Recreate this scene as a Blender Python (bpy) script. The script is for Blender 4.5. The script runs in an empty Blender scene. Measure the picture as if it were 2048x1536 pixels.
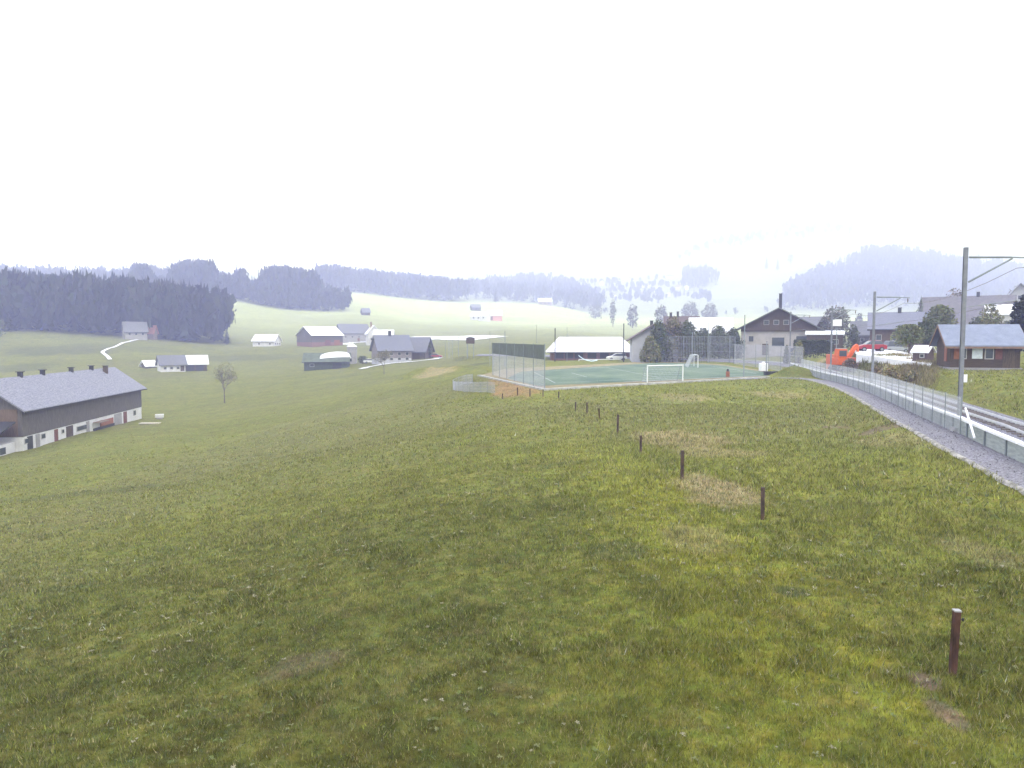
import bpy, math, random
import numpy as np
random.seed(7); RNG = np.random.default_rng(7)
sc = bpy.context.scene
col = sc.collection
R = math.radians

# ------------------------------------------------------------------ camera
F = 1462.0; HOR = 676.0; ZC = 5.5                 # focal length in px of a 2048 wide frame, horizon row, eye height
PITCH = math.atan((768 - HOR) / F)
cd = bpy.data.cameras.new('camera'); cam = bpy.data.objects.new('camera', cd); col.objects.link(cam)
cd.sensor_width = 36.0; cd.lens = F / 2048 * 36.0; cd.clip_start = 0.1; cd.clip_end = 9000
cam.location = (0, 0, ZC); cam.rotation_euler = (math.pi / 2 - PITCH, 0, 0)
sc.camera = cam
sc.view_settings.view_transform = 'Standard'; sc.view_settings.look = 'None'
sc.view_settings.gamma = 1; sc.view_settings.exposure = 0.9
sc.cycles.use_denoising = True
sc.cycles.volume_bounces = 4; sc.cycles.max_bounces = 6; sc.cycles.diffuse_bounces = 2
sc.cycles.use_adaptive_sampling = True; sc.cycles.adaptive_threshold = 0.03

# ------------------------------------------------------------------ sky and sun (overcast)
SUN_EL, SUN_AZ = 48, 150
W = bpy.data.worlds.new('World'); sc.world = W; W.use_nodes = True
nt = W.node_tree; bg = nt.nodes['Background']
sky = nt.nodes.new('ShaderNodeTexSky'); sky.sky_type = 'NISHITA'; sky.sun_disc = False
sky.sun_elevation = R(SUN_EL); sky.sun_rotation = R(SUN_AZ)
mx = nt.nodes.new('ShaderNodeMix'); mx.data_type = 'RGBA'; mx.inputs[0].default_value = 0.9
mx.inputs[7].default_value = (12.6, 13.2, 17.5, 1)       # unbroken cloud sheet
nt.links.new(sky.outputs[0], mx.inputs[6]); nt.links.new(mx.outputs[2], bg.inputs[0])
bg.inputs[1].default_value = 0.10
sl = bpy.data.lights.new('sun', 'SUN'); sl.energy = 0.9; sl.angle = R(25); sl.color = (1, .97, .93)
so = bpy.data.objects.new('sun', sl); col.objects.link(so)
so.rotation_euler = (R(90 - SUN_EL), 0, R(180 - SUN_AZ))
so.location = (0, 0, 60)

# ------------------------------------------------------------------ numpy noise
def _h(ix, iy, s):
    n = (ix.astype(np.int64) * 374761393 + iy.astype(np.int64) * 668265263 + s * 974711) & 0x7fffffff
    n = ((n ^ (n >> 13)) * 1274126177) & 0x7fffffff
    return ((n ^ (n >> 16)) & 0xffff) / 65535.0
def vnoise(x, y, s=0):
    ix = np.floor(x); iy = np.floor(y); fx = x - ix; fy = y - iy
    fx = fx * fx * (3 - 2 * fx); fy = fy * fy * (3 - 2 * fy)
    a = _h(ix, iy, s); b = _h(ix + 1, iy, s); c = _h(ix, iy + 1, s); d = _h(ix + 1, iy + 1, s)
    return (a * (1 - fx) + b * fx) * (1 - fy) + (c * (1 - fx) + d * fx) * fy
def fbm(x, y, s=0, o=4):
    t = 0; a = .5
    for k in range(o):
        t = t + a * vnoise(x * 2 ** k + 17.3 * k, y * 2 ** k - 9.1 * k, s + k); a *= .5
    return t / (1 - .5 ** o)
def sstep(a, b, x):
    t = np.clip((x - a) / (b - a), 0, 1); return t * t * (3 - 2 * t)

# ------------------------------------------------------------------ terrain
# per azimuth (px column of the horizon): (distance, row 'p' or metres below the eye)
def p(v): return ('p', v)
PROF = {
 -700: [(6,5.9),(10,6.3),(20,8.2),(30,9.6),(45,11.2),(60,12.2),(88,13.4),(130,14.5),(180,p(800)),(240,p(720)),(300,p(690)),(330,p(665)),(450,p(636)),(700,p(600)),(1000,p(580)),(1500,p(560)),(2400,p(540))],
 0:    [(6,5.7),(10,6),(20,7.5),(30,9),(45,10.8),(60,12.2),(80,13.8),(90,14.25),(130,14.8),(180,p(800)),(240,p(730)),(300,p(690)),(330,p(668)),(360,p(662)),(450,p(640)),(600,p(606)),(1000,p(575)),(1500,p(556)),(2400,p(536))],
 250:  [(6,5.6),(10,5.9),(20,7.1),(30,8.5),(45,10),(60,11.2),(88,12.9),(130,14.4),(180,13.4),(220,12),(260,p(714)),(300,p(692)),(330,p(673)),(360,p(668)),(450,p(650)),(600,p(615)),(1000,p(580)),(1500,p(560)),(2400,p(542))],
 450:  [(6,5.5),(10,5.8),(20,6.8),(30,8),(45,9.3),(60,10.3),(90,12),(130,13.5),(156,13.7),(200,p(765)),(250,p(738)),(300,p(712)),(330,p(697)),(360,p(690)),(420,p(676)),(500,p(646)),(600,p(599)),(800,p(580)),(1000,p(572)),(1500,p(560)),(2400,p(545))],
 550:  [(6,5.5),(10,5.7),(20,6.5),(30,7.5),(45,8.6),(60,9.5),(90,11),(130,12),(180,11.4),(230,p(740)),(300,p(708)),(360,p(692)),(420,p(680)),(520,p(656)),(620,p(621)),(660,p(618)),(850,p(580)),(1500,p(562)),(2400,p(548))],
 650:  [(6,5.5),(10,5.6),(20,6.2),(30,7),(45,8),(60,8.6),(90,9.8),(130,10.5),(180,10.5),(230,p(737)),(260,p(725)),(320,p(703)),(400,p(688)),(480,p(665)),(600,p(632)),(640,p(628)),(700,p(620)),(850,p(585)),(1500,p(562)),(2400,p(550))],
 760:  [(6,5.5),(10,5.6),(20,6.0),(30,6.6),(45,7.3),(60,7.9),(90,8.6),(130,8.6),(180,8.3),(230,p(723)),(260,p(716)),(320,p(700)),(400,p(687)),(480,p(662)),(600,p(634)),(700,p(608)),(820,p(591)),(900,p(594)),(1200,p(582)),(1500,p(570)),(2400,p(552))],
 850:  [(6,5.5),(10,5.5),(20,5.8),(30,6.2),(45,6.7),(60,7),(90,7.2),(110,7),(130,6.8),(150,7.2),(200,p(725)),(260,p(712)),(350,p(690)),(450,p(674)),(600,p(650)),(800,p(620)),(900,p(602)),(980,p(604)),(1200,p(585)),(1500,p(575)),(2400,p(555))],
 1000: [(6,5.5),(10,5.5),(30,5.7),(45,5.8),(60,5.6),(75,5.1),(90,4.75),(110,4.8),(140,5),(180,p(718)),(250,p(700)),(350,p(680)),(500,p(664)),(700,p(648)),(900,p(612)),(1000,p(602)),(1100,p(606)),(1400,p(590)),(1800,p(560)),(2400,p(545))],
 1100: [(6,5.5),(10,5.5),(30,5.6),(60,5.3),(75,4.8),(140,4.8),(180,p(719)),(250,p(696)),(350,p(678)),(500,p(664)),(700,p(650)),(850,p(625)),(980,p(606)),(1100,p(612)),(1400,p(590)),(1800,p(555)),(2400,p(540))],
 1200: [(6,5.5),(10,5.5),(60,5.0),(75,4.7),(150,4.8),(180,p(719)),(230,p(706)),(300,p(688)),(450,p(672)),(600,p(660)),(800,p(641)),(900,p(638)),(1100,p(632)),(1400,p(600)),(1800,p(560)),(2400,p(545))],
 1320: [(6,5.5),(10,5.5),(60,4.95),(90,4.7),(150,4.7),(200,4.6),(300,p(688)),(500,p(668)),(800,p(646)),(1000,p(636)),(1400,p(596)),(1700,p(560)),(2000,p(520)),(2400,p(480))],
 1450: [(6,5.5),(10,5.5),(60,4.9),(90,4.7),(150,4.6),(200,4.2),(300,p(690)),(500,p(668)),(800,p(648)),(1000,p(634)),(1400,p(590)),(1700,p(540)),(2050,p(475)),(2400,p(440))],
 1560: [(6,5.5),(10,5.5),(40,5.05),(90,4.6),(110,4.4),(140,4.1),(200,3.4),(300,p(688)),(500,p(665)),(800,p(645)),(1000,p(630)),(1300,p(588)),(1700,p(535)),(2050,p(462)),(2400,p(424))],
 1650: [(6,5.5),(20,5.3),(30,5.1),(60,4.75),(85,4.5),(95,4.3),(110,3.2),(130,2.9),(160,2.8),(250,3),(500,p(660)),(800,p(645)),(1000,p(632)),(1250,p(575)),(1450,p(530)),(1700,p(520)),(2050,p(455)),(2400,p(418))],
 1760: [(6,5.5),(20,5.2),(30,4.9),(60,4.6),(70,4.5),(80,3.5),(90,2.6),(120,2.2),(160,2.2),(250,3),(500,p(660)),(800,p(645)),(1000,p(632)),(1250,p(560)),(1420,p(516)),(1700,p(515)),(2050,p(455)),(2400,p(422))],
 1850: [(6,5.5),(20,5.1),(30,4.7),(34,4.5),(45,4.3),(55,3.9),(62,3.2),(68,2.85),(82,2.5),(100,2.2),(200,2.0),(500,p(660)),(800,p(645)),(1000,p(632)),(1250,p(570)),(1420,p(530)),(1700,p(525)),(2050,p(462)),(2400,p(430))],
 2048: [(6,5.45),(20,5.0),(27,4.6),(34,4.4),(40,4.2),(50,3.5),(60,2.9),(68,2.75),(82,2.5),(200,1.8),(500,p(660)),(800,p(645)),(1000,p(632)),(1250,p(590)),(1420,p(556)),(1700,p(545)),(2050,p(490)),(2400,p(465))],
 2750: [(6,5.3),(20,4.7),(34,4.0),(60,2.8),(100,2.2),(200,1.8),(500,p(660)),(800,p(645)),(1000,p(632)),(1250,p(595)),(1500,p(560)),(2050,p(500)),(2400,p(480))],
}
LY0, LY1, NY = math.log(4.0), math.log(2500.0), 330
PX0, PX1, NPX = -700, 2750, 277
lys = np.linspace(LY0, LY1, NY); pxs = np.linspace(PX0, PX1, NPX)
cols_, ks_ = [], sorted(PROF)
for k in ks_:
    ys = []; ds = []
    for (Y, v) in PROF[k]:
        ys.append(math.log(Y)); ds.append(Y * (v[1] - HOR) / F if isinstance(v, tuple) else v)
    cols_.append(np.interp(lys, ys, ds))
cols_ = np.array(cols_)                                   # columns x distance
TAB = np.array([np.interp(pxs, ks_, cols_[:, j]) for j in range(NY)]).T      # px x Y
def blur(a, s, axis):
    r = int(3 * s); kx = np.exp(-.5 * (np.arange(-r, r + 1) / s) ** 2); kx /= kx.sum()
    pad = [(0, 0), (0, 0)]; pad[axis] = (r, r)
    b = np.pad(a, pad, mode='edge')
    return sum(kx[i] * (b[i:i + a.shape[0], :] if axis == 0 else b[:, i:i + a.shape[1]]) for i in range(2 * r + 1))
TAB = blur(blur(TAB, 3.0, 0), 2.0, 1)
TH0, TH1 = math.atan((PX0 - 1024) / F), math.atan((PX1 - 1024) / F)

# railway corridor: foot of the boundary fence
CORR = np.array([(5, -28), (9.5, -10), (15.0, 10), (17.4, 20), (20.9, 34), (25.2, 47), (29.5, 60), (32.4, 71), (33.8, 78), (35.6, 86),
                 (38.4, 97.5), (41.0, 108), (42.3, 118), (41.8, 128), (39.5, 139), (35.5, 150), (28, 162), (14, 176), (-10, 190)], float)
def resample(P, step):
    P = np.array(P, float)
    # catmull-rom
    out = []
    for i in range(len(P) - 1):
        p0 = P[max(i - 1, 0)]; p1 = P[i]; p2 = P[i + 1]; p3 = P[min(i + 2, len(P) - 1)]
        n = max(2, int(np.linalg.norm(p2 - p1) / step))
        for t in np.arange(n) / n:
            out.append(.5 * ((2 * p1) + (-p0 + p2) * t + (2 * p0 - 5 * p1 + 4 * p2 - p3) * t * t + (-p0 + 3 * p1 - 3 * p2 + p3) * t ** 3))
    out.append(P[-1]); return np.array(out)
CL = resample(CORR, 2.0)
def corr_dist(x, y, L=CL):
    """signed distance (right of the line positive)"""
    best = np.full(x.shape, 1e9); sg = np.zeros(x.shape)
    for i in range(len(L) - 1):
        ax, ay = L[i]; dx, dy = L[i + 1] - L[i]; l2 = dx * dx + dy * dy
        t = np.clip(((x - ax) * dx + (y - ay) * dy) / l2, 0, 1)
        ex = x - ax - t * dx; ey = y - ay - t * dy; d = np.hypot(ex, ey)
        m = d < best
        best = np.where(m, d, best); sg = np.where(m, np.where(ex * dy - ey * dx > 0, 1., -1.), sg)
    return best * sg
def corr_drop(x, y):
    return np.interp(y, [-30, 10, 20, 34, 60, 85, 110, 160], [5.3, 5.25, 4.95, 4.42, 4.5, 4.5, 4.35, 4.6])
PITCH_DROP = 4.72
PC = np.array([(3.0, 66.5), (-4.2, 92), (-1, 112), (30, 150), (37.5, 131), (36.2, 92)], float)
def in_poly_dist(x, y, P):
    """negative inside"""
    best = np.full(x.shape, 1e9); ins = np.zeros(x.shape, bool); n = len(P)
    for i in range(n):
        ax, ay = P[i]; bx, by = P[(i + 1) % n]; dx, dy = bx - ax, by - ay
        t = np.clip(((x - ax) * dx + (y - ay) * dy) / (dx * dx + dy * dy), 0, 1)
        best = np.minimum(best, np.hypot(x - ax - t * dx, y - ay - t * dy))
        c = (ay > y) != (by > y)
        xi = ax + (y - ay) / np.where(abs(by - ay) < 1e-9, 1e-9, by - ay) * dx
        ins ^= c & (x < xi)
    return np.where(ins, -best, best)

def ground(x, y):
    x = np.atleast_1d(np.asarray(x, float)); y = np.atleast_1d(np.asarray(y, float))
    r = np.hypot(x, y); th = np.arctan2(x, y); tc = np.clip(th, TH0, TH1)
    Y = np.maximum(r * np.cos(tc), 4.001); px = 1024 + F * np.tan(tc)
    u = np.clip((px - PX0) / (PX1 - PX0) * (NPX - 1), 0, NPX - 1.001); v = np.clip((np.log(Y) - LY0) / (LY1 - LY0) * (NY - 1), 0, NY - 1.001)
    i = u.astype(int); j = v.astype(int); fu = u - i; fv = v - j
    d = (TAB[i, j] * (1 - fu) + TAB[i + 1, j] * fu) * (1 - fv) + (TAB[i, j + 1] * (1 - fu) + TAB[i + 1, j + 1] * fu) * fv
    back = sstep(0.25, 1.9, np.abs(th - tc)); d = d * (1 - back) + 5.5 * back
    # small unevenness growing with distance
    near = (fbm(x * .55, y * .55, 3) - .5) * .16 + (fbm(x * .09, y * .09, 5) - .5) * .7 * sstep(12, 60, r)
    d = d - near
    d = d - (fbm(x * .012, y * .012, 9) - .5) * 5 * sstep(180, 420, r) * (1 - .0 * r)
    # railway corridor
    m = (y > -30) & (y < 195) & (x > -30) & (x < 70)
    if m.any():
        cdv = np.full(x.shape, 99.); cdv[m] = corr_dist(x[m], y[m])
        w = sstep(-4.0, -1.9, cdv) * (1 - sstep(4.6, 7.5, cdv))
        d = d * (1 - w) + (corr_drop(x, y) + .08) * w
    # playing field
    m = (y > 55) & (y < 165) & (x > -15) & (x < 50)
    if m.any():
        pdv = np.full(x.shape, 99.); pdv[m] = in_poly_dist(x[m], y[m], PC)
        w = 1 - sstep(.2, 4, pdv); d = d * (1 - w) + (PITCH_DROP + .06) * w
    # grassy mound, soil bank
    for (mx_, my_, rx, ry, h) in MOUNDS:
        d = d - h * np.exp(-(((x - mx_) / rx) ** 2 + ((y - my_) / ry) ** 2)) * (0.75 + .5 * fbm(x * .8, y * .8, 31))
    return ZC - d
MOUNDS = [(34.2, 88.5, 2.3, 1.8, 1.35), (37.3, 91.5, 1.6, 1.6, .8), (-16.5, 136, 5.5, 3, 1.5), (-9, 133, 4, 2.5, .8), (43.3, 88.0, 3.2, 3.6, .8), (42.6, 81, 3.0, 4.0, .2)]

cp, sp = math.cos(PITCH), math.sin(PITCH)
def ray(px, py):
    u = (px - 1024) / F; v = (768 - py) / F
    return np.array([u, cp + v * sp, -sp + v * cp])
def P3(px, py, Y):
    d = ray(px, py); d = d / d[1]; return (d[0] * Y, Y, ZC + d[2] * Y)
def hit(px, py, Ymin=7.0, Ymax=2400):
    d = ray(px, py); d = d / d[1]
    Y = np.exp(np.linspace(math.log(Ymin), math.log(Ymax), 1500))
    g = ground(d[0] * Y, Y); z = ZC + d[2] * Y
    k = np.argmax(z <= g)
    if not (z <= g).any(): k = len(Y) - 1
    if k > 0:
        a = z[k - 1] - g[k - 1]; b = g[k] - z[k]; t = a / (a + b + 1e-9); Yh = Y[k - 1] + t * (Y[k] - Y[k - 1])
    else: Yh = Y[0]
    x = d[0] * Yh; return (x, Yh, float(ground(x, Yh)[0]))
def at(px, Y):
    x = (px - 1024) / F * Y; return (x, Y, float(ground(x, Y)[0]))

# ------------------------------------------------------------------ materials
MATS = {}
def mat(name, c, rough=.85, n=.18, sc_=3.0, metal=0, c2=None, bump=0, stretch=None, detail=6, spec=.3):
    if name in MATS: return MATS[name]
    m = bpy.data.materials.new(name); m.use_nodes = True; MATS[name] = m
    t = m.node_tree; b = t.nodes['Principled BSDF']
    b.inputs['Roughness'].default_value = rough; b.inputs['Metallic'].default_value = metal
    b.inputs['Specular IOR Level'].default_value = spec
    tc = t.nodes.new('ShaderNodeTexCoord'); no = t.nodes.new('ShaderNodeTexNoise')
    no.inputs['Scale'].default_value = sc_; no.inputs['Detail'].default_value = detail; no.inputs['Roughness'].default_value = .65
    src = tc.outputs['Object']
    if stretch:
        mp = t.nodes.new('ShaderNodeMapping'); mp.inputs['Scale'].default_value = stretch
        t.links.new(src, mp.inputs[0]); src = mp.outputs[0]
    t.links.new(src, no.inputs['Vector'])
    cr = t.nodes.new('ShaderNodeValToRGB'); cr.color_ramp.elements[0].position = .3; cr.color_ramp.elements[1].position = .7
    lo = [max(0, v * (1 - n)) for v in c]; hi = [min(1, v * (1 + n)) for v in (c2 or c)]
    cr.color_ramp.elements[0].color = (*lo, 1); cr.color_ramp.elements[1].color = (*hi, 1)
    t.links.new(no.outputs['Fac'], cr.inputs[0]); t.links.new(cr.outputs[0], b.inputs['Base Color'])
    if bump:
        bp = t.nodes.new('ShaderNodeBump'); bp.inputs['Strength'].default_value = bump; bp.inputs['Distance'].default_value = .05
        t.links.new(no.outputs['Fac'], bp.inputs['Height']); t.links.new(bp.outputs[0], b.inputs['Normal'])
    return m
def attr_mat(name, rough=.8, gain=1.0, trans=0):
    m = bpy.data.materials.new(name); m.use_nodes = True; t = m.node_tree; b = t.nodes['Principled BSDF']
    a = t.nodes.new('ShaderNodeAttribute'); a.attribute_name = 'tint'
    t.links.new(a.outputs['Color'], b.inputs['Base Color']); b.inputs['Roughness'].default_value = rough
    b.inputs['Specular IOR Level'].default_value = .15
    return m

# ------------------------------------------------------------------ object helpers
def link(o, parent=None):
    col.objects.link(o)
    if parent is not None: o.parent = parent
    return o
def tag(o, label=None, cat=None, group=None, kind=None):
    if label: o['label'] = label
    if cat: o['category'] = cat
    if group: o['group'] = group
    if kind: o['kind'] = kind
    return o
def thing(name, label, cat, loc=(0, 0, 0), rz=0, group=None):
    o = bpy.data.objects.new(name, None); o.location = loc; o.rotation_euler = (0, 0, rz); o.empty_display_size = .3
    link(o); return tag(o, label, cat, group)
def np_mesh(name, V, faces, m, parent=None, tint=None, smooth=False):
    """faces: (n,3) or (n,4) int array"""
    V = np.asarray(V, np.float32); Fc = np.asarray(faces, np.int32); k = Fc.shape[1]
    me = bpy.data.meshes.new(name)
    me.vertices.add(len(V)); me.vertices.foreach_set('co', V.ravel())
    me.loops.add(Fc.size); me.loops.foreach_set('vertex_index', Fc.ravel())
    me.polygons.add(len(Fc)); me.polygons.foreach_set('loop_start', np.arange(0, Fc.size, k, dtype=np.int32))
    try: me.polygons.foreach_set('loop_total', np.full(len(Fc), k, np.int32))
    except Exception: pass
    if smooth: me.polygons.foreach_set('use_smooth', np.ones(len(Fc), bool))
    if tint is not None:
        a = me.color_attributes.new('tint', 'FLOAT_COLOR', 'POINT')
        c = np.ones((len(V), 4), np.float32); c[:, :3] = tint; a.data.foreach_set('color', c.ravel())
    me.update(calc_edges=True)
    if m: me.materials.append(m)
    o = bpy.data.objects.new(name, me); return link(o, parent)
class MB:
    def __init__(s): s.v = []; s.f = []
    def add(s, vs, fs):
        b = len(s.v); s.v += [tuple(map(float, q)) for q in vs]; s.f += [tuple(b + i for i in f) for f in fs]; return s
    def box(s, x0, x1, y0, y1, z0, z1):
        return s.add([(x0,y0,z0),(x1,y0,z0),(x1,y1,z0),(x0,y1,z0),(x0,y0,z1),(x1,y0,z1),(x1,y1,z1),(x0,y1,z1)],
                     [(0,3,2,1),(4,5,6,7),(0,1,5,4),(1,2,6,5),(2,3,7,6),(3,0,4,7)])
    def prism(s, poly, ax, a0, a1):
        """extrude a polygon (in the two other axes) along axis ax"""
        n = len(poly)
        def q(u, v, a): return (a, u, v) if ax == 0 else ((u, a, v) if ax == 1 else (u, v, a))
        vs = [q(u, v, a0) for u, v in poly] + [q(u, v, a1) for u, v in poly]
        return s.add(vs, [tuple(range(n))[::-1], tuple(range(n, 2 * n))] + [(i, (i + 1) % n, n + (i + 1) % n, n + i) for i in range(n)])
    def tube(s, a, b, r0, r1=None, n=6):
        r1 = r0 if r1 is None else r1
        a = np.array(a, float); b = np.array(b, float); d = b - a; d /= (np.linalg.norm(d) + 1e-9)
        u = np.cross(d, (0, 0, 1)); 
        if np.linalg.norm(u) < 1e-3: u = np.array([1., 0, 0])
        u /= np.linalg.norm(u); w = np.cross(d, u); vs = []
        for (c, r) in ((a, r0), (b, r1)):
            for k in range(n):
                t = 2 * math.pi * k / n; vs.append(c + r * (math.cos(t) * u + math.sin(t) * w))
        return s.add(vs, [(k, (k + 1) % n, n + (k + 1) % n, n + k) for k in range(n)] + [tuple(range(n))[::-1], tuple(range(n, 2 * n))])
    def build(s, name, m, parent=None, smooth=False, bevel=0):
        me = bpy.data.meshes.new(name); me.from_pydata(s.v, [], s.f); me.update()
        if m: me.materials.append(m)
        if smooth: me.polygons.foreach_set('use_smooth', [True] * len(me.polygons))
        o = bpy.data.objects.new(name, me); link(o, parent)
        if bevel:
            md = o.modifiers.new('bevel', 'BEVEL'); md.width = bevel; md.segments = 2
        return o
def poly_sheet(name, pts, z_off, m, step=None, kind='structure', zfix=None):
    P = np.array(pts, float); me = MB()
    vs = [(x, y, (float(ground(x, y)[0]) if zfix is None else zfix) + z_off) for x, y in P]
    me.add(vs, [tuple(range(len(vs)))])
    o = me.build(name, m); tag(o, kind=kind); return o
def ribbon(L, o0, o1, zf, n=2):
    """strip between two offsets of a line (right positive); zf(x,y)->z"""
    L = np.array(L); T = np.gradient(L, axis=0); T /= np.linalg.norm(T, axis=1)[:, None]; Nr = np.stack([T[:, 1], -T[:, 0]], 1)
    offs = np.linspace(o0, o1, n); V = []
    for o in offs:
        Q = L + Nr * o; V.append(np.column_stack([Q, zf(Q[:, 0], Q[:, 1])]))
    m = len(L); V = np.concatenate(V); Fs = []
    for a in range(n - 1):
        i = np.arange(m - 1) + a * m; Fs.append(np.column_stack([i, i + m, i + m + 1, i + 1]))
    return V, np.concatenate(Fs)

# ================================================================== GROUND
# patches of bare or dry ground: (x, y, rx, ry, strength, kind)
patches = []
def patch(px, py, wpx, ym, k, s=1.0, Ymin=7):
    x, y, z = hit(px, py, Ymin); patches.append((x, y, wpx / F * y, ym, s, k))
patch(1440, 985, 80, 2.6, 'dry', .95); patch(1370, 878, 110, 3.0, 'dry', .8); patch(1440, 905, 90, 1.5, 'dry', .6)
patch(1370, 795, 60, 3.0, 'dry', .55); patch(1560, 790, 60, 4, 'dry', .5); patch(1760, 858, 60, .9, 'soil2', .7); patch(1670, 854, 25, .6, 'soil2', .6)
patch(1900, 1430, 30, .45, 'soil2', .7); patch(1850, 1365, 25, .3, 'soil2', .8); patch(1580, 1185, 40, .35, 'dark', .8)
patch(1800, 880, 70, 2.5, 'dry', .4); patch(1950, 1100, 60, 1.5, 'dry', .4); patch(1230, 1100, 60, .9, 'dark', .5); patch(1120, 930, 70, .8, 'dark', .4)
patch(1400, 1080, 80, 1.2, 'dry', .45); patch(600, 1330, 90, .6, 'soil2', .35); patch(200, 985, 200, 1.5, 'dark', .45); patch(120, 1180, 120, .5, 'dark', .4)
patch(1020, 775, 34, 7, 'ochre', 1.0); patch(1000, 762, 24, 6, 'ochre', .8); patch(1050, 783, 34, 3, 'ochre', .9); patch(870, 746, 42, 4, 'dry', .8)
patch(1590, 745, 30, 2, 'dark', .5); patch(960, 728, 30, 6, 'dark', .7); patch(700, 752, 60, 7, 'dark', .35)
patch(1690, 715, 40, 9, 'dry', .9, 90); patch(1780, 738, 70, 7, 'dry', .7, 60); patch(1740, 726, 60, 5, 'dark', .4, 60); patch(1830, 752, 50, 3, 'dark', .5, 60)
patch(120, 700, 110, 14, 'dark', .6, 200); patch(40, 735, 70, 12, 'dark', .5, 200); patch(180, 690, 60, 8, 'dark', .4, 200)
patch(500, 715, 120, 12, 'dark', .5, 200); patch(300, 700, 90, 10, 'dark', .35, 200)

r_ = np.concatenate([[.05, 1.0, 2.0], np.exp(np.linspace(math.log(3.0), math.log(2480), 760))])
th_in = np.linspace(-37.5, 37.5, 640); th_out = np.concatenate([np.linspace(-180, -38, 90), th_in, np.linspace(38, 180, 90)])
TH, RR = np.meshgrid(np.radians(th_out), r_, indexing='ij')
gx = RR * np.sin(TH); gy = RR * np.cos(TH); gz = ground(gx.ravel(), gy.ravel()).reshape(gx.shape)
gz = np.where(RR < 3.01, gz, gz)
NT, NR = gx.shape
def zone_colour(x, y):
    r = np.hypot(x, y)
    n1 = fbm(x * .35, y * .35, 51); n2 = fbm(x * .045, y * .045, 57); n3 = fbm(x * 1.7, y * 1.7, 63)
    green = np.array([.108, .135, .030]); olive = np.array([.134, .138, .033]); lush = np.array([.208, .208, .032]); dry = np.array([.27, .225, .115])
    ochre = np.array([.26, .18, .085]); soil2 = np.array([.17, .125, .095]); dark = np.array([.072, .082, .034])
    w = sstep(-1, 4, x + (n2 - .5) * 8) * (1 - sstep(20, 40, r))       # lusher strip left of the posts
    w = w * (1 - .6 * sstep(5.6, 7.2, x + (n1 - .5) * 1.5)); w = w[..., None]
    c = olive * (1 - w) + lush * w
    a = sstep(.35, .65, n1)[..., None] * .25; c = c * (1 - a) + green * a
    n4 = fbm(x * 3.3, y * 3.3, 91, 3); n5 = fbm(x * .9, y * .9, 95, 3)
    am = 1 - .8 * sstep(14, 55, r)
    c = c * (1 + (.46 * sstep(.28, .72, n4) - .23) * am)[..., None] * (1 + (.28 * sstep(.3, .7, n5) - .14) * am)[..., None]
    c = c * (.78 + .42 * sstep(12, 38, r))[..., None] * (.90 + .12 * sstep(-6, 4, x))[..., None]  # haze painted in: grass colour lightens with distance; left side duller
    a = (sstep(.52, .78, n2) * .5)[..., None]; c = c * (1 - a) + np.array([.15, .145, .06]) * a
    a = (sstep(.6, .85, n3) * .2)[..., None]; c = c * (1 - a) + dry * .75 * a
    for (qx, qy, rx, ry, s, k) in patches:
        e = ((x - qx) / rx) ** 2 + ((y - qy) / ry) ** 2 + (fbm(x * .9 / max(1, ry * .3), y * .9 / max(1, ry * .3), 77) - .5) * 1.6
        a = (s * (1 - sstep(.45, 1.35, e)))[..., None]
        cc = {'dry': dry, 'ochre': ochre, 'soil2': soil2, 'dark': dark}[k]
        c = c * (1 - a) + cc * a
    # overexposed far slopes: their brightness is painted into the meadow colour
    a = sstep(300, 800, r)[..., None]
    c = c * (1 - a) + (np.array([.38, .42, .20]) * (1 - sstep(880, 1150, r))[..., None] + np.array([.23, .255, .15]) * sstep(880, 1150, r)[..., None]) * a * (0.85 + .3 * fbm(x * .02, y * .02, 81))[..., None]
    # shaved strip beside the rails and behind the fence is coarse scrub
    return c
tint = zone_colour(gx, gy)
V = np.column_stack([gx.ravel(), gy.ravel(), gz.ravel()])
idx = np.arange(NT * NR).reshape(NT, NR)
Fq = np.stack([idx[:-1, :-1], idx[:-1, 1:], idx[1:, 1:], idx[1:, :-1]], -1).reshape(-1, 4)
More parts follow.
